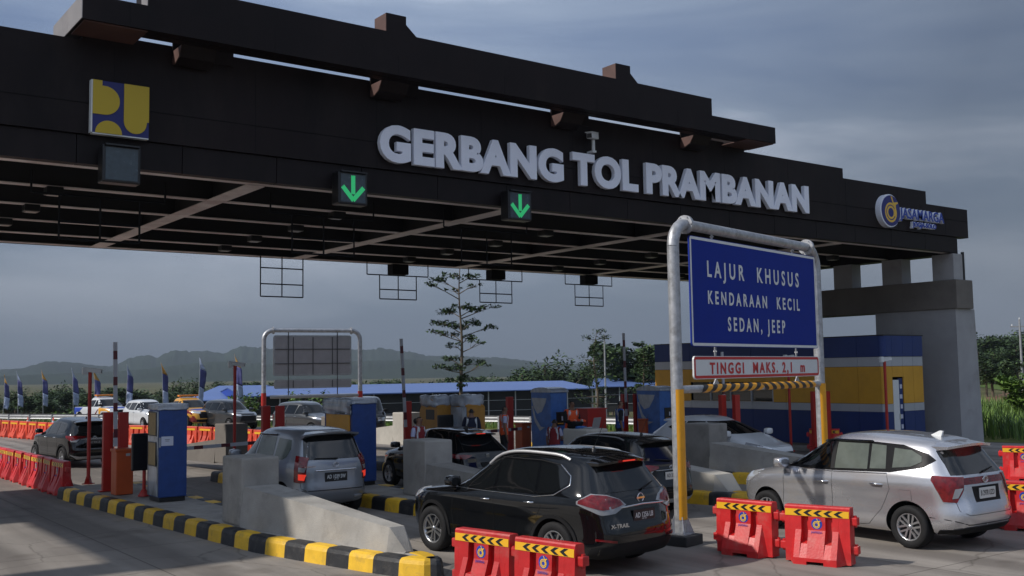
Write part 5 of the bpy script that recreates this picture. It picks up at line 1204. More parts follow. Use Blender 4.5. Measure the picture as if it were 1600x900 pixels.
# ---------------- white hatchback coming the other way
L,W,H=4.1,1.70,1.48
tail=[(.2,-1.9),(.45,-2.02),(.62,-2.04),(.78,-1.98),(.92,-1.93),(1.0,-1.84),(1.15,-1.62)]
c=Car(dict(name='white_hatchback',W=W,H=H,belt=.98,paint=p_white,wr=.30,wf=1.28,wb=-1.26,crown=.09,xm=-.1,hr=1.6,prof=mkprof(L,W,H,.78,.98,1.12,.22,-1.42,.98,tail,.55,nose=.2)))
c.side('side_window',[(.86,1.0),(.34,1.29),(.08,1.33),(0,.99)],m_glass,mirror=True); c.side('side_window',[(-.06,.99),(0,1.33),(-.58,1.32),(-.72,1.03)],m_glass,mirror=True); c.side('quarter_window',[(-.78,1.05),(-.64,1.31),(-1.0,1.25),(-1.2,1.15)],m_glass,mirror=True)
c.rear('rear_window',[(-.58,1.0),(.58,1.0),(.48,1.27),(-.48,1.27)],m_glass); c.front('windscreen',[(-.66,1.03),(.66,1.03),(.53,1.33),(-.53,1.33)],m_glass)
for sy in (1,-1): c.decal('tail_lamp',[(-2.0,sy*.55,.92),(-1.6,sy*.83,.95),(-1.65,sy*.84,.78),(-2.0,sy*.62,.76)],(1,-sy*1.0,0),m_tail,off=.018)
c.decal('head_lamp',[(2.1,.42,.60),(2.05,.45,.70),(1.55,.80,.84),(1.5,.82,.78),(1.85,.8,.62)],(-1,-.8,0),m_headl,off=.01,mirror=True)
c.front('grille',[(-.45,.44),(.45,.44),(.40,.60),(-.40,.60)],m_trim); c.front('lower_grille',[(-.5,.24),(.5,.24),(.5,.36),(-.5,.36)],m_trim); c.seam([(0,.98),(0,.3)]); c.seam([(.95,.95),(.9,.3)]); c.handle(.1,.86,p_white); c.handle(-.7,.87,p_white); c.wheels('spoke',5,m_rim); c.mirrors(.9,.98,p_white); c.spoiler(-1.3,-1.62,1.37,.48,p_white,False)
c.plate(1,.42,None,m_plate,m_silver)
c.root.scale=(1.1,)*3; c.done(23.0,21.0,-90+3,'white hatchback coming towards the camera behind the crash wall, beside the booth building')
# ---------------- background vehicles
def mpv(name,label,pnt,x,y,deg,z=0):
    L,W,H=4.4,1.73,1.68
    tail=[(.2,-2.05),(.45,-2.18),(.62,-2.2),(.9,-2.14),(1.05,-2.1),(1.3,-1.98)]
    c=Car(dict(name=name,W=W,H=H,belt=1.02,paint=pnt,wr=.31,wf=1.4,wb=-1.32,crown=.08,xm=-.3,hr=1.6,prof=mkprof(L,W,H,.92,1.06,1.15,.5,-1.82,1.02,tail,.60)))
    c.side('side_window',[(1.0,1.08),(.52,1.42),(.2,1.48),(.1,1.06)],m_glass,mirror=True,grid=.1); c.side('side_window',[(.03,1.06),(.1,1.49),(-.7,1.49),(-.8,1.07)],m_glass,mirror=True,grid=.1); c.side('quarter_window',[(-.88,1.08),(-.8,1.48),(-1.4,1.45),(-1.6,1.25)],m_glass,mirror=True,grid=.1)
    c.front('windscreen',[(-.66,1.12),(.66,1.12),(.54,1.52),(-.54,1.52)],m_glass,grid=.1); c.rear('rear_window',[(-.6,1.1),(.6,1.1),(.5,1.48),(-.5,1.48)],m_glass,grid=.1)
    c.decal('head_lamp',[(2.1,.42,.76),(2.1,.45,.86),(1.75,.82,.93),(1.75,.83,.84)],(-1,-.8,0),m_headl,off=.012,mirror=True)
    c.front('grille',[(-.5,.48),(.5,.48),(.42,.78),(-.42,.78)],m_trim); c.front('lower_grille',[(-.7,.26),(.7,.26),(.62,.40),(-.62,.40)],m_trim); c.line('grille_chrome',[(4,-.5,.79),(4,.5,.79)],(-1,0,0),.014,m_chrome,off=.01)
    for sy in (1,-1): c.decal('tail_lamp',[(-2.2,sy*.6,1.0),(-1.9,sy*.85,1.02),(-1.9,sy*.86,.8),(-2.2,sy*.66,.8)],(1,-sy,0),m_tail,off=.018)
    c.plate(1,.44,None,m_plate,m_silver); c.handle(.15,.93,m_chrome); c.handle(-.7,.94,m_chrome); c.wheels('spoke',5,m_rim); c.mirrors(.98,1.06,pnt); c.seam([(.05,1.04),(.05,.32)])
    return c.done(x,y,deg,label,'car',z=z)
mpv('white_minivan','white minivan on the far carriageway right of the rescue pickup',p_white,19.6,63.5,-90+4)
mpv('dark_minivan','dark grey minivan on the far carriageway beside the orange rescue truck',p_dgrey,22.4,57.6,-90+8)
mpv('grey_minivan','grey minivan on the far carriageway behind the pair of red posts',paint('mid grey car paint',(.07,.075,.08),.5,.3),22.9,48.4,-90+10)
# dark one box van
L,W,H=4.0,1.66,1.88
c=Car(dict(name='black_van',W=W,H=H,belt=1.1,paint=p_black2,wr=.29,wf=1.2,wb=-1.2,crown=.03,xm=-.3,hr=1.7,prof=mkprof(L,W,H,1.0,1.12,1.55,1.02,-1.86,1.1,[(.2,-1.9),(.5,-2.0),(1.0,-2.0),(1.4,-1.96)],.64,nose=.1,nf=5)))
c.front('windscreen',[(-.66,1.18),(.66,1.18),(.58,1.68),(-.58,1.68)],m_glass,grid=.1); c.side('side_window',[(1.42,1.18),(1.0,1.66),(.55,1.68),(.5,1.15)],m_glass,mirror=True,grid=.1); c.side('side_window',[(.4,1.15),(.44,1.68),(-.6,1.68),(-.6,1.15)],m_glass,mirror=True,grid=.1)
c.decal('head_lamp',[(2.1,.40,.72),(2.1,.40,.88),(1.8,.80,.90),(1.8,.80,.74)],(-1,-.5,0),m_headl,off=.012,mirror=True); c.front('lower_grille',[(-.5,.30),(.5,.30),(.5,.44),(-.5,.44)],m_trim); c.plate(1,.55,None,m_plate,m_silver); c.wheels('spoke',5,m_rimd); c.mirrors(1.35,1.15,m_trim)
hh=c.hit((3,0,.95),(-1,0,0)); oval.build('emblem',m_chrome,c.root,loc=(hh[0].x+.012,0,.95)); b=MB(); b.box(-.03,.03,-.25,.15,0,.05); hh=c.hit((3,.0,1.26),(-1,0,0)); b.build('teal_sticker',mat('teal sticker',(.02,.35,.25),.5),c.root,loc=(hh[0].x+.0,0,1.24))
c.done(25.1,46.3,-90-22,'black one-box van facing the camera beyond the portal seen from behind','van')
# pickups
def pickup(name,label,pnt,stripe,x,y,deg):
    L,W,H=5.2,1.85,1.80
    tail=[(.3,-2.5),(.6,-2.6),(1.05,-2.58),(1.1,-2.56)]
    c=Car(dict(name=name,W=W,H=H,belt=1.1,paint=pnt,wr=.37,wf=1.6,wb=-1.5,crown=.05,xm=.2,hr=1.5,prof=[(.32,2.3,-2.4,.78,4,8),(.40,2.5,-2.55,.88,4,8),(.60,2.58,-2.6,.92,4,8),(.92,2.56,-2.6,.925,4,8),(1.02,2.42,-2.58,.92,4,8),(1.08,2.1,-2.56,.91,5,8),(1.13,1.35,-2.54,.88,5,8),(1.145,1.22,-.75,.84,5,7),(1.66,.45,-.58,.62,4.5,6),(1.74,.25,-.5,.55,4,6),(1.79,-.1,-.3,.3,4,4),(1.80,-.2,-.25,.1,3,3)]))
    c.front('windscreen',[(-.66,1.2),(.66,1.2),(.54,1.62),(-.54,1.62)],m_glass,grid=.1); c.side('side_window',[(1.0,1.18),(.55,1.55),(.32,1.58),(.25,1.16)],m_glass,mirror=True,grid=.1); c.side('side_window',[(.18,1.16),(.24,1.58),(-.38,1.57),(-.5,1.17)],m_glass,mirror=True,grid=.1)
    c.decal('head_lamp',[(2.6,.50,.88),(2.6,.50,1.0),(2.2,.88,1.06),(2.2,.89,.94)],(-1,-.8,0),m_headl,off=.012,mirror=True); c.front('grille',[(-.45,.62),(.45,.62),(.52,.98),(-.52,.98)],m_trim); c.front('lower_grille',[(-.7,.40),(.7,.40),(.66,.56),(-.66,.56)],m_trim)
    c.side('blue_panel',[(-1.5,.85),(-1.1,1.1),(-2.5,1.1),(-2.5,.5),(-2.0,.5),(-1.95,.8)],m_logob,mirror=True,off=.01,grid=.1); c.side('amber_panel',[(1.1,.5),(1.0,1.1),(2.1,1.05),(2.2,.8),(1.9,.9),(1.3,.9),(1.15,.5)],stripe,mirror=True,off=.01,grid=.1); c.side('red_flash',[(.3,.5),(.9,1.0),(1.0,1.0),(.5,.5)],m_tail,mirror=True,off=.01,grid=.1)
    c.front('bumper_stripes',[(.55,.42),(.8,.42),(.85,.8),(.7,.75)],m_logob,off=.012); c.front('bumper_stripes',[(-.55,.42),(-.8,.42),(-.85,.8),(-.7,.75)],m_tail,off=.012)
    c.decal('bonnet_panel',[(2.2,-.5,3),(2.2,.5,3),(1.4,.55,3),(1.4,-.55,3)],(0,0,-1),m_logob,off=.008,grid=.1)
    c.decal('cargo_bed',[(-.95,-.70,3),(-.95,.70,3),(-2.45,.70,3),(-2.45,-.70,3)],(0,0,-1),m_blackm,off=.008,grid=.1)
    c.wheels('spoke',6,m_rimd); c.mirrors(1.05,1.2,m_trim); c.arches(m_trim,.05)
    b=MB(); hh=c.hit((0,0,4),(0,0,-1)) ; b.box(-.14,.14,-.6,.6,1.84,1.93,bev=.02); b.box(-.05,.05,-.5,-.46,1.77,1.84); b.box(-.05,.05,.46,.5,1.77,1.84); b.build('light_bar',mat('amber light bar '+name,(.8,.25,.03),.3),c.root)
    return c.done(x,y,deg,label,'pickup truck')
pickup('rescue_pickup','white pickup with blue and amber panels and an amber light bar, at the far left',p_white,m_yellow,19.0,70.5,-90+12)
pickup('rescue_pickup','amber pickup with light bar mostly hidden by the nearest blue cabinet',paint('amber car paint',(.6,.30,.03),.0,.3),m_tail,21.2,61.0,-90+6)
# ================================================================ people
m_shirtw=mat('pale blue white shirt',(.42,.44,.60),.8); m_shirtk=mat('black shirt',(.010,.010,.012),.85); m_shirtn=mat('navy shirt',(.012,.016,.04),.85); m_trous=mat('dark trousers',(.012,.012,.016),.85)
m_vesto=mat('orange safety vest',(.80,.10,.02),.7); m_vestr=mat('dark red vest',(.22,.015,.02),.75); m_vestb=mat('blue vest',(.02,.07,.28),.75); m_refl=mat('silver reflective tape',(.55,.57,.58),.4); m_yel=mat('yellow shoulder tape',(.65,.5,.05),.5); m_shoe=mat('black shoes',(.01,.01,.01),.5); m_eye=mat('eye',(.01,.008,.007),.2)
def person(label,x,y,z,deg,shirt,vest,arms,legs='stand',hairlong=False,crouch=0,lean=0,sleeve=1.02,headturn=0,s=1.0,taped=True):
    """front faces local -y. arms: for each side (elbow, wrist) relative to the shoulder"""
    t=thing('person',label,'person',(x,y,z),R(deg)); V=[];Ed=[];Rr=[]
    def v(p,r,par=None):
        V.append(Vector(p)); Rr.append(r if hasattr(r,'__len__') else (r,r)); 
        if par is not None: Ed.append((par,len(V)-1))
        return len(V)-1
    hz={'stand':.94,'sit':.50,'kneel':.50}[legs]
    pel=v((0,0,hz),(.145,.11)); wa=v((0,-.01-lean*.3,hz+.16),(.135,.095),pel); ch=v((0,-.02-lean*.7,hz+.37),(.155,.11),wa); nb=v((0,-lean,hz+.52),(.075,.06),ch); nk=v((0,-.02-lean*1.1,hz+.59),.052,nb)
    hd=v((0,-.035-lean*1.15,hz+.67),(.078,.092),nk); ht=v((0,-.03-lean*1.15,hz+.765),(.062,.075),hd); HC=Vector((0,-.035-lean*1.15,hz+.69))
    nose=v(HC+Vector((0,-.095,-.01)),.014,hd)
    for sx in (1,-1):
        hp=v((sx*.085,0,hz-.06),.088,pel)
        if legs=='stand': kn=v((sx*.095,-.02,.50),.06,hp); an=v((sx*.10,.01,.09),.042,kn); v((sx*.115,-.15,.045),.04,an)
        elif legs=='sit': kn=v((sx*.12,-.42,.50),.062,hp); an=v((sx*.12,-.40,.09),.042,kn); v((sx*.13,-.56,.045),.04,an)
        else: kn=v((sx*.12,-.30,.12),.062,hp); an=v((sx*.12,.08,.07),.042,kn); v((sx*.12,.22,.05),.035,an)
        sh=v((sx*.175,-lean*.9-.01,hz+.475),.058,nb); S0=V[sh]
        (ex,ey,ez),(wx,wy,wz)=arms[0 if sx>0 else 1]
        el=v(S0+Vector((sx*ex,ey,ez)),.043,sh); wr=v(V[el]+Vector((sx*wx,wy,wz)),.028,el); d=(V[wr]-V[el]).normalized(); side_=d.cross(Vector((0,0,1))); side_=side_.normalized() if side_.length>.1 else Vector((1,0,0))
        pm=v(V[wr]+d*.07,(.034,.018),wr)
        for k,(o,l) in enumerate(((-.028,.065),(-.010,.075),(.010,.07),(.027,.055))):
            f1=v(V[pm]+d*.035+side_*o,.0095,pm); bend=(d*.8+Vector((0,-.3,-.25))).normalized(); v(V[f1]+bend*l,.008,f1)
        th=v(V[wr]+d*.035-side_*.035,.011,wr); v(V[th]+d*.045-side_*.01,.009,th)
    me=bpy.data.meshes.new('p'); me.from_pydata([tuple(p) for p in V],Ed,[]); ob=bpy.data.objects.new('p',me); COL.objects.link(ob)
    md=ob.modifiers.new('s','SKIN'); 
    for i,r in enumerate(Rr): ob.data.skin_vertices[0].data[i].radius=r
    ob.data.skin_vertices[0].data[0].use_root=True; ob.modifiers.new('u','SUBSURF').levels=2
    dg=bpy.context.evaluated_depsgraph_get(); dg.update(); bm_=bpy.data.meshes.new_from_object(ob.evaluated_get(dg)); bpy.data.objects.remove(ob); bm_.name='body'; bm_.materials.clear(); bm_.materials.append(m_skin)
    for p in bm_.polygons: p.use_smooth=True
    link('body',bm_,t)
    def shell(name,cond,off,m):
        bm=bmesh.new(); bm.from_mesh(bm_); bm.normal_update(); nr={v_.index:v_.normal.copy() for v_ in bm.verts}
        kill=[f for f in bm.faces if not all(cond(v_.co) for v_ in f.verts)]; bmesh.ops.delete(bm,geom=kill,context='FACES')
        if not bm.faces: bm.free(); return
        for v_ in bm.verts: v_.co+=v_.normal*off
        be=[e for e in bm.edges if e.is_boundary]; r=bmesh.ops.extrude_edge_only(bm,edges=be)
        for v_ in [g for g in r['geom'] if isinstance(g,bmesh.types.BMVert)]:
            v_.co-=v_.normal*off*.9 if v_.normal.length>0 else Vector()
        q=bpy.data.meshes.new(name); bm.to_mesh(q); bm.free(); q.materials.append(m)
        for p in q.polygons: p.use_smooth=True
        link(name,q,t)
    ad=lambda c: abs(c.x)
    isarm=lambda c: ad(c)>.20
    torso=lambda c: hz-.03<c.z<hz+.545 and ad(c)<.215
    armlim=hz+.475-.30*sleeve
    if legs=='stand': shell('trousers',lambda c:.10<c.z<hz+.04 and ad(c)<.20,.018,m_trous)
    else: shell('trousers',lambda c:c.z<hz+.06 and ad(c)<.21 and c.z>.08,.018,m_trous)
    wr_z=[(V[i]) for i in range(len(V))]
    shell('shirt',lambda c: hz-.02<c.z<hz+.55 and (ad(c)<.30 if sleeve<1.5 else True) and c.y>-.40 and not (ad(c)>.2 and c.z<armlim),.013,shirt)
    if vest:
        shell('vest',lambda c: hz-.01<c.z<hz+.535 and ad(c)<.195,.030,vest)
        if taped: 
            shell('waist_tape',lambda c: hz+.08<c.z<hz+.15 and ad(c)<.2,.034,m_refl); 
            for sx in (1,-1): shell('shoulder_tape',lambda c: hz+.2<c.z<hz+.53 and .07<sx*c.x<.13 ,.034,m_refl)
    hc=lambda c:(c-HC)
    shell('hair',lambda c: c.z>hz+.60 and (hc(c).z>.045 or hc(c).y>.02) and ad(c)<.12 and (c.z>hz+.65 or hairlong),.020,m_hair)
    if hairlong: b=MB(); b.lathe([(.0,.07),(.05,.05),(.065,0),(.045,-.06),(0,-.08)],12); b.build('hair_bun',m_hair,t,loc=HC+Vector((0,.11,-.02)))
    b=MB()
    for sx in (1,-1): b.lathe([(0,.012),(.012,.006),(.013,-.002),(0,-.01)],8,M=Matrix.Translation(HC+Vector((sx*.032,-.083,.012)))@Matrix.Rotation(PI/2,4,'X'))
    b.build('eyes',m_eye,t); b=MB(); b.box(-.024,.024,-.088,-.074,-.052,-.044); b.build('mouth',m_vestr,t,loc=HC)
    for sx in (1,-1): b=MB(); b.lathe([(0,.012),(.018,.006),(.02,-.006),(0,-.012)],8,M=Matrix.Translation(HC+Vector((sx*.082,.01,.0)))@Matrix.Scale(1.5,4,(0,0,1))@Matrix.Rotation(PI/2,4,'Y')); b.build('ear',m_skin,t)
    if legs=='stand':
        for sx in (1,-1): b=MB(); b.box(sx*.105-.05,sx*.105+.05,-.21,.07,.0,.09,bev=.03); b.build('shoe',m_shoe,t)
    t.scale=(s,s,s); return t
dn=((.05,.02,-.28),(.0,-.05,-.25)); fwd=((.05,-.05,-.27),(-.05,-.22,.02)); 
person('woman in dark red vest over a white shirt standing behind the second crash wall',13.05,21.5,.28,20,m_shirtw,m_vestr,(dn,dn),hairlong=True,sleeve=.6,s=.96)
person('man in a navy reflective vest seen from behind beside the plastic covered ticket machine',15.85,23.35,.28,150,m_shirtn,m_shirtn,(fwd,fwd),sleeve=.9,s=1.0)
person('man in an orange vest over a pale blue shirt standing by a red post',17.35,23.95,.28,65,m_shirtw,m_vesto,(dn,dn),sleeve=.55,s=1.0)
person('man in black shirt and open orange vest leaning towards the laptop',19.75,23.9,.28,-10,m_shirtk,m_vesto,(fwd,fwd),sleeve=2,s=1.05,lean=.08)
person('kneeling figure in a red and white top below the black shirted man',19.3,24.1,.28,120,m_shirtw,m_vestr,(dn,fwd),legs='kneel',sleeve=.6,s=1.0)
person('man in a blue vest looking left in front of the right blue cabinet',21.35,23.5,.28,60,m_shirtk,m_vestb,(dn,dn),sleeve=.9,s=1.03)
person('seated person with black hair just showing over the roof of the grey silver minivan',11.5,23.0,.28,150,m_vestr,None,(fwd,fwd),legs='sit',hairlong=True,sleeve=.9,s=1.1)
# ================================================================ warehouses, flags, poles
m_roofb=mat('blue metal roof',(.10,.165,.38),.5,.1,.08,.15,stretch=(1,8,1)); m_roofb2=mat('deep blue gable sheet',(.012,.05,.32),.5,0,.1,.3); m_netting=mat('black shade netting',(.012,.013,.014),.8,0,.3,.5); m_wallg=mat('pale grey shed wall',(.35,.36,.37),.8)
def shed(label,p0,p1,depth,he,hr,open_=True,posts=12):
    """long shed: eave line p0->p1 faces the road, ridge behind"""
    a=Vector((*p0,0)); b=Vector((*p1,0)); d=(b-a); L=d.length; d.normalize(); rz=math.atan2(d.y,d.x)
    t=thing('warehouse',label,'warehouse',(a.x,a.y,-2.6),rz,'blue roofed warehouses beyond the road')
    r=MB(); r.prism([(-.6,he),(depth/2,hr),(depth+.6,he),(depth+.6,he-.12),(depth/2,hr-.12),(-.6,he-.12)],'x',-.5,L+.5); r.build('roof',m_roofb,t)
    for x in (-.42,L+.36):
        g=MB(); g.prism([(0,he-.1),(depth/2,hr-.14),(depth,he-.1)],'x',x,x+.06); g.build('gable',m_roofb2,t)
    w=MB(); w.box(0,L,.3,depth-.1,0,he-.13); w.build('wall',m_netting,t)
    n=posts
    for k in range(n+1):
        x=L*k/n; p=MB(); p.box(x-.06,x+.06,-.1,.02,0,he-.13); p.build('column',m_wallg,t)
    for z in (1.1,2.3): p=MB(); p.box(0,L,.2,.26,z,z+.05); p.build('rail',m_wallg,t)
def gpt(px,D,side=0):
    """ground bearing of a picture column, at depth D from the start point"""
    th=math.atan((px-800)/F_); a=R(36.5)+th; return (D/math.cos(th)*math.sin(a),D/math.cos(th)*math.cos(a))
shed('long warehouse with a pale blue roof behind the toll islands, in dark netting',gpt(385,110),gpt(922,128),17,3.5,4.4)
shed('warehouse with a deep blue gable at the left end of the long roof',gpt(300,118),gpt(368,117),15,3.0,4.5,posts=4)
shed('second pale blue roofed warehouse right of the long one, behind the small tree',gpt(928,142),gpt(1150,140),17,3.5,4.5,posts=6)
# feather flags
m_flagb=mat('purple blue flag cloth',(.055,.06,.19),.7,0,.3,1.2); m_flagy=mat('amber flag cloth',(.40,.22,.05),.7,0,.2,2); m_flagl=mat('pale blue flag cloth',(.30,.36,.52),.7,0,.3,2.5)
def flag(px,Dp,ztop,tipc,rot,label,sd):
    x,y=gpt(px,Dp); r=random.Random(sd)
    zg=gz(x,y); t=thing('feather_flag',label,'flag',(x,y,zg),R(rot),'feather flags along the far roadside'); h=ztop-zg; P=[]
    lean_=.035*r.choice((-1,1))
    for i in range(14): s=i/13; P.append((lean_*h*s+.35*max(0,s-.75)**2*4*(-1),0,h*s))
    p=MB(); p.tube(P,[.025-.015*i/13 for i in range(14)],6); p.build('pole',m_silver,t)
    n=16; z0=h-3.0
    bands={'tip':(.74,1.0,tipc),'middle':(.34,.74,m_flagb),'lower':(.0,.34,m_flagl)}
    for nm,(s0,s1,m_) in bands.items():
        vs=[]; k=9
        for i in range(k):
            s=s0+(s1-s0)*i/(k-1); z=z0+3.0*s; px_=np.interp(z,[q[2] for q in P],[q[0] for q in P]); wd=.44*min(1,(1-s)*3.2+.06)*(1 if s>.1 else .95); bl=r.uniform(-.05,.05)+.16*math.sin(s*5+sd)
            for u in range(4): vs.append((px_+.02+wd*u/3*.9,bl*(u/3)+.05*math.sin(u*2+s*7+sd),z-.06*u))
        b=MB(); b.add(vs,[(i*4+u,i*4+u+1,(i+1)*4+u+1,(i+1)*4+u) for i in range(k-1) for u in range(3)],0,True)
        o=b.build('cloth_'+nm,m_,t); 
        md=o.modifiers.new('s','SOLIDIFY'); md.thickness=.006
    return t
FL=[(5,92,3.5,m_flagy,'first from the left, tip amber'),(31,90,3.75,m_flagl,'second from the left, pale tip'),(70,88,3.8,m_flagy,'third from the left, amber tip'),(117,84,3.9,m_flagl,'left of the first camera pole, pale tip'),(150,78,3.7,m_flagy,'right of the first camera pole, amber tip'),(196,76,4.0,m_flagl,'above the white minivan, pale tip'),(256,74,4.05,m_flagy,'above the nearest blue cabinet, amber tip'),(309,71,4.3,m_flagl,'above the dark minivan, pale tip'),(371,68,4.45,m_flagy,'beside the second camera pole, amber tip')]
for i,(px,D,zt,m_,l) in enumerate(FL): flag(px,D,zt,m_,R(0)-36+i*13%50,'feather flag '+l,i)
# electric pole
t=thing('electric_pole','grey concrete electric pole with a cross arm at the far right','utility pole',(*gpt(1592,118),-.1)); b=MB(); b.tube([(0,0,0),(0,0,8.2)],[.16,.10],10); b.build('pole',m_galv,t); b=MB(); b.box(-1,1,-.06,.06,7.3,7.45); b.build('cross_arm',m_galv,t,rot=(0,0,-R(50)))
for k in (-.8,0,.8): b=MB(); b.lathe([(.06,0),(.06,.1),(.03,.22)],8,M=Matrix.Translation((k*.64,-k*.77,7.45 if k else 8.2))); b.build('insulator',m_signwhite,t)
t=thing('electric_pole','thin pale pole behind the small tree in the middle','utility pole',(*gpt(943,96),-2.7)); b=MB(); b.tube([(0,0,0),(0,0,9.0)],[.10,.07],8); b.build('pole',m_galv,t); b=MB(); b.box(-.5,.5,-.05,.05,8.6,8.7); b.build('cross_arm',m_galv,t)
# ================================================================ trees
def leaf_cloud(mb,c,rad,n,size,r,flat=1.0,mi=0):
    for _ in range(n):
        d=Vector((r.gauss(0,1),r.gauss(0,1),r.gauss(0,1))); d.normalize(); d*=rad*(r.random()**.45); d.z*=flat; p=Vector(c)+d
        u=Vector((r.uniform(-1,1),r.uniform(-1,1),r.uniform(-.6,.6))).normalized(); w=u.cross(Vector((r.uniform(-.5,.5),r.uniform(-.5,.5),1))).normalized(); s=size*r.uniform(.6,1.3)
        mb.v+=[tuple(p-u*s),tuple(p+w*s*.45),tuple(p+u*s),tuple(p-w*s*.45)]; b=len(mb.v)-4; mb.f.append((b,b+1,b+2,b+3)); mb.m.append(mi if isinstance(mi,int) else r.choice(mi)); mb.sm.append(False)
def layered_tree(name,label,x,y,h,spread,seed,clear=.3,n=16,leaf=.13,per=110,z=-.1,group=None,top=1.0):
    r=random.Random(seed); t=thing(name,label,'tree',(x,y,z),0,group)
    tr=MB(); P=[(0.05*math.sin(i*.9+seed)*i*.25,.04*math.cos(i*.7)*i*.2,h*i/12) for i in range(13)]; tr.tube(P,[max(.012,.018*h*(1-i/12.6)) for i in range(13)],8)
    cr=MB()
    for k in range(n):
        s=clear+(1-clear)*(k+.5)/n; z0=h*s; base=Vector((np.interp(z0,[p[2] for p in P],[p[0] for p in P]),np.interp(z0,[p[2] for p in P],[p[1] for p in P]),z0)); 
        for q in range(2 if s<.92 else 1):
            az=k*2.4+q*PI+r.uniform(-.6,.6); L=spread*(.35+.65*math.sin(PI*min(1,max(.12,(s-clear)/(1-clear)*.75+.22))))*r.choice((.35,.7,.9,1.0,1.25))*(1 if s<.80 else .55 if s<.88 else .8)
            e=base+Vector((math.cos(az)*L,math.sin(az)*L,L*r.uniform(.05,.32))); m=(base+e)/2+Vector((0,0,-.05*L)); tr.tube([base,m,e],[.010*h*(1.1-s)+.012,.012,.006],5)
            for j in range(5):
                f=.35+.65*j/4; c=base.lerp(e,f)+Vector((r.uniform(-.12,.12)*L,r.uniform(-.12,.12)*L,r.uniform(0,.05)*L)); 
                if r.random()<.85: leaf_cloud(cr,c,.34*L*(1.1-.3*f)+.08,int(per*r.uniform(.4,1.1)/5),leaf,r,.62,[0,1,3])
    leaf_cloud(cr,(P[-1][0],P[-1][1],h*.985),.35*top,int(per*.3),leaf,r,.7,[0,1])
    tr.build('trunk',m_bark,t); cr.build('crown',m_leafs,t,fix=False); return t
def clump_tree(label,px,D,top_py,clumps,seed,leaf=.15,dens=150):
    r=random.Random(seed); x,y=gpt(px,D); z0=gz(x,y); hor=582.3-.0153*(px-800); k=D/F_; zt=2.95+(hor-top_py)*k-z0
    t=thing('young_tree',label,'tree',(x,y,z0)); rd=Vector((y,-x,0)).normalized(); tr=MB(); P=[Vector((.10*math.sin(i*.8+1),.08*math.cos(i*.6),zt*i/14)) for i in range(15)]; P[0]=Vector((0,0,-.1)); tr.tube(P,[.17*(1-i/15.5)+.012 for i in range(15)],8); cr=MB()
    at_z=lambda z:Vector((np.interp(z,[q.z for q in P],[q.x for q in P]),np.interp(z,[q.z for q in P],[q.y for q in P]),z))
    for cx,cy,w,h in clumps:
        zc=2.95+(hor-cy)*k-z0; off=(cx-px)*k; dpt=Vector((x,y,0)).normalized()*r.uniform(-1,1)*(.4+abs(off)*.5); c=at_z(zc)+rd*off+dpt; zb=zc-abs(off)*r.uniform(.15,.5)-.25; m=(at_z(zb)+c)/2+Vector((0,0,r.uniform(-.15,.1))); tr.tube([at_z(zb),m,c],[.045,.03,.012],5)
        n_=int(dens*w*h/260); 
        for j in range(4):
            o=rd*r.uniform(-.5,.5)*w*k*.8+Vector((r.uniform(-.4,.4),r.uniform(-.4,.4),r.uniform(-.3,.3)*h*k)); tr.tube([m,c+o],[.015,.006],4); leaf_cloud(cr,c+o,w*k*.36,n_//4,leaf,r,.5,[0,1,3])
    tr.build('trunk',m_bark,t); cr.build('crown',m_leafs,t,fix=False)
clump_tree('tall slender roadside tree with an open irregular crown in the middle of the picture',719,74,417,[(690,436,26,9),(712,429,20,9),(736,434,24,10),(678,446,16,7),(742,447,14,6),(708,452,14,6),
(697,484,30,13),(724,478,20,12),(742,486,26,11),(762,478,22,7),(688,503,28,11),(712,508,26,13),(738,505,24,11),(760,512,20,7),(700,521,26,9),(684,519,18,6),(727,528,26,11),(745,536,16,7),(708,540,18,9),
(700,560,26,11),(692,573,22,8),(712,574,22,13),(735,566,24,9),(748,570,14,6),(705,592,22,9),(725,590,18,9),(716,604,18,8)],6)
x,y=gpt(929,66); layered_tree('young_tree','small thin layered tree left of the upright boom by the right cabinets',x,y,5.6-gz(x,y),1.4,9,.38,11,.10,90,z=gz(x,y))
x,y=gpt(1003,78); layered_tree('young_tree','small roadside tree with dark open crown near the right blue cabinet',x,y,5.0-gz(x,y),1.7,12,.5,10,.12,170,z=gz(x,y))
# background tree line
def bush_tree(h,w,seed,palm=False,n=1500,leaf=.32):
    r=random.Random(seed); t=thing('broadleaf_tree','x','tree',(0,0,-.1),0,'trees of the far tree line'); tr=MB(); tr.tube([(0,0,0),(.1,0,h*.4),(0,.1,h*.8)],[.03*h,.022*h,.01*h],7)
    cr=MB(); k=11
    for i in range(k):
        a=r.uniform(0,2*PI); rr_=w*r.uniform(.05,.62); zc=h*r.uniform(.42,.88); tr.tube([(0,0,h*.38),(math.cos(a)*rr_*.5,math.sin(a)*rr_*.5,zc*.8),(math.cos(a)*rr_,math.sin(a)*rr_,zc)],[.012*h,.008*h,.003*h],5)
        leaf_cloud(cr,(math.cos(a)*rr_,math.sin(a)*rr_,zc),h*r.uniform(.13,.25),n//k,leaf,r,.75,[0,1,2,3])
    tr.build('trunk',m_bark,t); cr.build('crown',m_leafs,t,fix=False); return t
protos=[bush_tree(8,4,21),bush_tree(10,5,22),bush_tree(7,4.6,23),bush_tree(11,4.2,24)]
import itertools
def lab_for(px,D,h):
    where=('at the far left' if px<90 else 'between the left flags' if px<240 else 'behind the left warehouse gable' if px<330 else 'behind the far sign portal' if px<560 else 'above the long blue roof' if px<690 else 'right of the tall tree' if px<800 else 'above the right end of the long roof' if px<920 else 'behind the small tree' if px<1040 else 'on the wooded rise at the right')
    return '%s tree %s'%('tall dark' if h>9.5 else 'rounded green',where)
rt_=random.Random(77); first=[True]*4
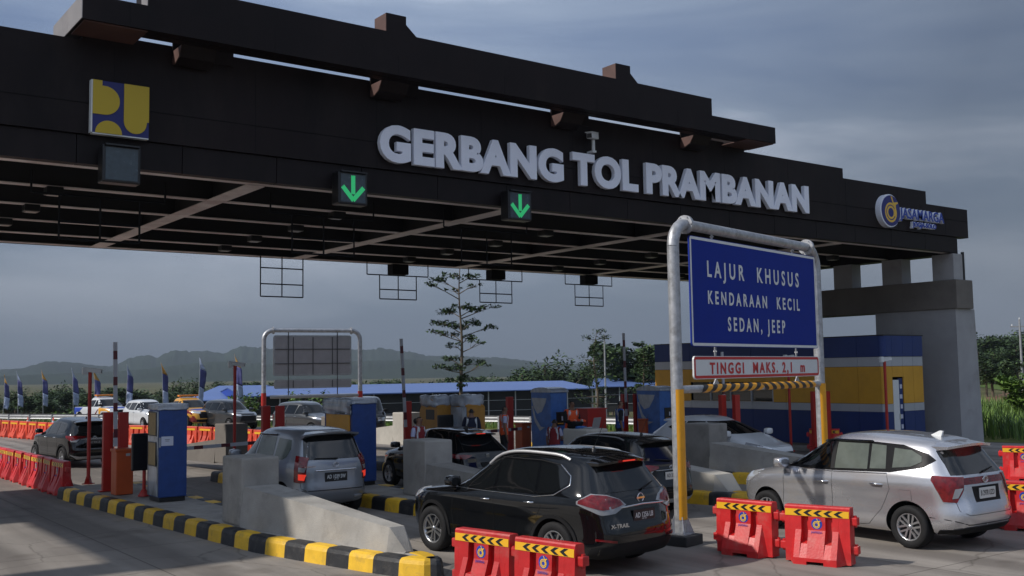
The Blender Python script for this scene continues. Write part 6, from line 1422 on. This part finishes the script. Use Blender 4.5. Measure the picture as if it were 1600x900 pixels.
def put(px,D,h,wf=1.,z=None,lab=None,group='trees of the far tree line'):
    if z is None: z=gz(*gpt(px,D))
    k=rt_.randrange(4); p=protos[k]; ph=[8,10,7,11][k]
    if first[k]: o=p; first[k]=False
    else: o=copy_tree(p)
    x,y=gpt(px,D); s=h/ph; o.location=(x,y,z); o.scale=(s*wf,s*wf,s); o.rotation_euler=(0,0,rt_.uniform(0,6.28)); o['label']=lab or lab_for(px,D,h); o['group']=group if lab else o['label'].replace('tree ','trees ',1); return o
for px in range(-40,300,17): put(px+rt_.uniform(-8,8),rt_.uniform(190,300),rt_.uniform(5.,8.),1.6)
for px in range(-30,300,13): put(px+rt_.uniform(-6,6),rt_.uniform(135,170),rt_.uniform(3.0,5.0),1.9)
for px,D,h in ((70,200,8.5),(88,205,9.8),(80,190,8),(140,230,8),(185,210,7.5),(215,240,8),(270,170,6.8),(305,165,6.2)): put(px,D,h,1.35)
for px in range(300,700,19): put(px+rt_.uniform(-8,8),rt_.uniform(230,330),rt_.uniform(7,9.5),1.3)
for px,D,h in ((490,190,8),(475,200,8.4),(578,200,9.6),(590,210,9),(650,230,8)): put(px,D,h,1.3)
for px in range(700,1060,17): put(px+rt_.uniform(-8,8),rt_.uniform(210,300),rt_.uniform(7.5,10),1.3)
for px,D,h in ((795,190,10),(815,185,12),(850,180,13.6),(835,190,11.5),(875,190,11.5),(898,200,11),(975,150,11.5),(995,150,12.5),(960,155,11),(1012,160,12)): put(px,D,h,1.2)
for px in range(1500,1680,14):
    for D,h,w_ in ((175,7.2,'front'),(210,9,'middle'),(245,11,'rear')): put(px+rt_.uniform(-8,8),D+rt_.uniform(-10,10),h*rt_.uniform(.8,1.05),1.5,lab='green tree in the %s row of the wood right of the pier'%w_,group='trees in the %s row of the wood right of the pier'%w_)
for px,D,h in ((1545,98,4),(1562,96,3.6),(1535,102,3.3)): put(px,D,h,1.3,lab='low rounded tree at the edge of the brown field on the right',group='low trees by the brown field')
# bush with big leaves at right edge
def shrub(px,D,h,label,seed,leafm,n=700,leaf=.14):
    r=random.Random(seed); x,y=gpt(px,D); t=thing('shrub',label,'shrub',(x,y,gz(x,y))); s=MB(); c=MB()
    for k in range(14):
        a=r.uniform(0,2*PI); l=h*r.uniform(.5,1); e=Vector((math.cos(a)*l*.5,math.sin(a)*l*.5,l)); s.tube([(0,0,0),e*.5+Vector((0,0,.1*l)),e],[.03,.02,.008],5); 
        leaf_cloud(c,e,h*.2,n//28,leaf,r,.8,[0,1,2]); leaf_cloud(c,e*.6,h*.2,n//28,leaf,r,.8,[0,1,2])
    s.build('stems',m_bark,t); c.build('leaves',leafm,t,fix=False)
lf=[mat('fresh leaf %d'%i,c,.5,0,.3,2,spec=.3) for i,c in enumerate([(.09,.16,.03),(.12,.20,.04),(.06,.11,.025)])]
shrub(1604,52,2.6,'leafy green shrub at the right edge above the tall grass',4,lf,1600,.2)
for px,D,h,l in ((125,82,1.9,'low bush behind the guard rail left of the rescue pickup'),(103,84,1.6,'low bush behind the guard rail at the far left'),(160,82,1.5,'low bush right of the rescue pickup'),(388,66,1.9,'green bush right of the second camera pole'),(480,60,2.0,'green bush behind the grey minivan')): shrub(px,D,h,l,int(px),lf,700,.14)
# tall grass by the pier
def blades(name,label,poly,n,h,seed,mats,w=.03):
    r=random.Random(seed); mb=MB(); xs=[p[0] for p in poly]; ys=[p[1] for p in poly]
    def ins(x,y):
        c=False;j=len(poly)-1
        for i in range(len(poly)):
            if (poly[i][1]>y)!=(poly[j][1]>y) and x<(poly[j][0]-poly[i][0])*(y-poly[i][1])/(poly[j][1]-poly[i][1])+poly[i][0]: c=not c
            j=i
        return c
    k=0
    while k<n:
        x=r.uniform(min(xs),max(xs)); y=r.uniform(min(ys),max(ys))
        if not ins(x,y): continue
        k+=1; a=r.uniform(0,2*PI); l=h*r.uniform(.5,1.15); dx,dy=math.cos(a),math.sin(a); b=r.uniform(.1,.55)*l; ww=w*r.uniform(.6,1.4); px,py=-dy*ww,dx*ww
        P=[(x-px,y-py,-.05),(x+px,y+py,-.05),(x+px*.8+dx*b*.3,y+py*.8+dy*b*.3,l*.55),(x-px*.8+dx*b*.3,y-py*.8+dy*b*.3,l*.55),(x+dx*b,y+dy*b,l*(1-.25*b/l))]
        mb.add(P,[(0,1,2,3),(3,2,4)],r.randrange(len(mats)))
    return tag(mb.build(name,mats,fix=False),label,'grass',kind='stuff')
blades('tall_grass','tall green reed like grass beside the right pier',[(40.2,21),(43,13),(62,20),(66,40),(50,42),(41,36)],9000,1.15,3,lf,.028)
blades('verge_grass','rough grass along the verge beyond the guard rail',[(39.6,24),(32.3,45),(25.2,58),(15,77),(17,79),(28,60),(35,47),(42,28)],7000,.35,5,lf,.02)
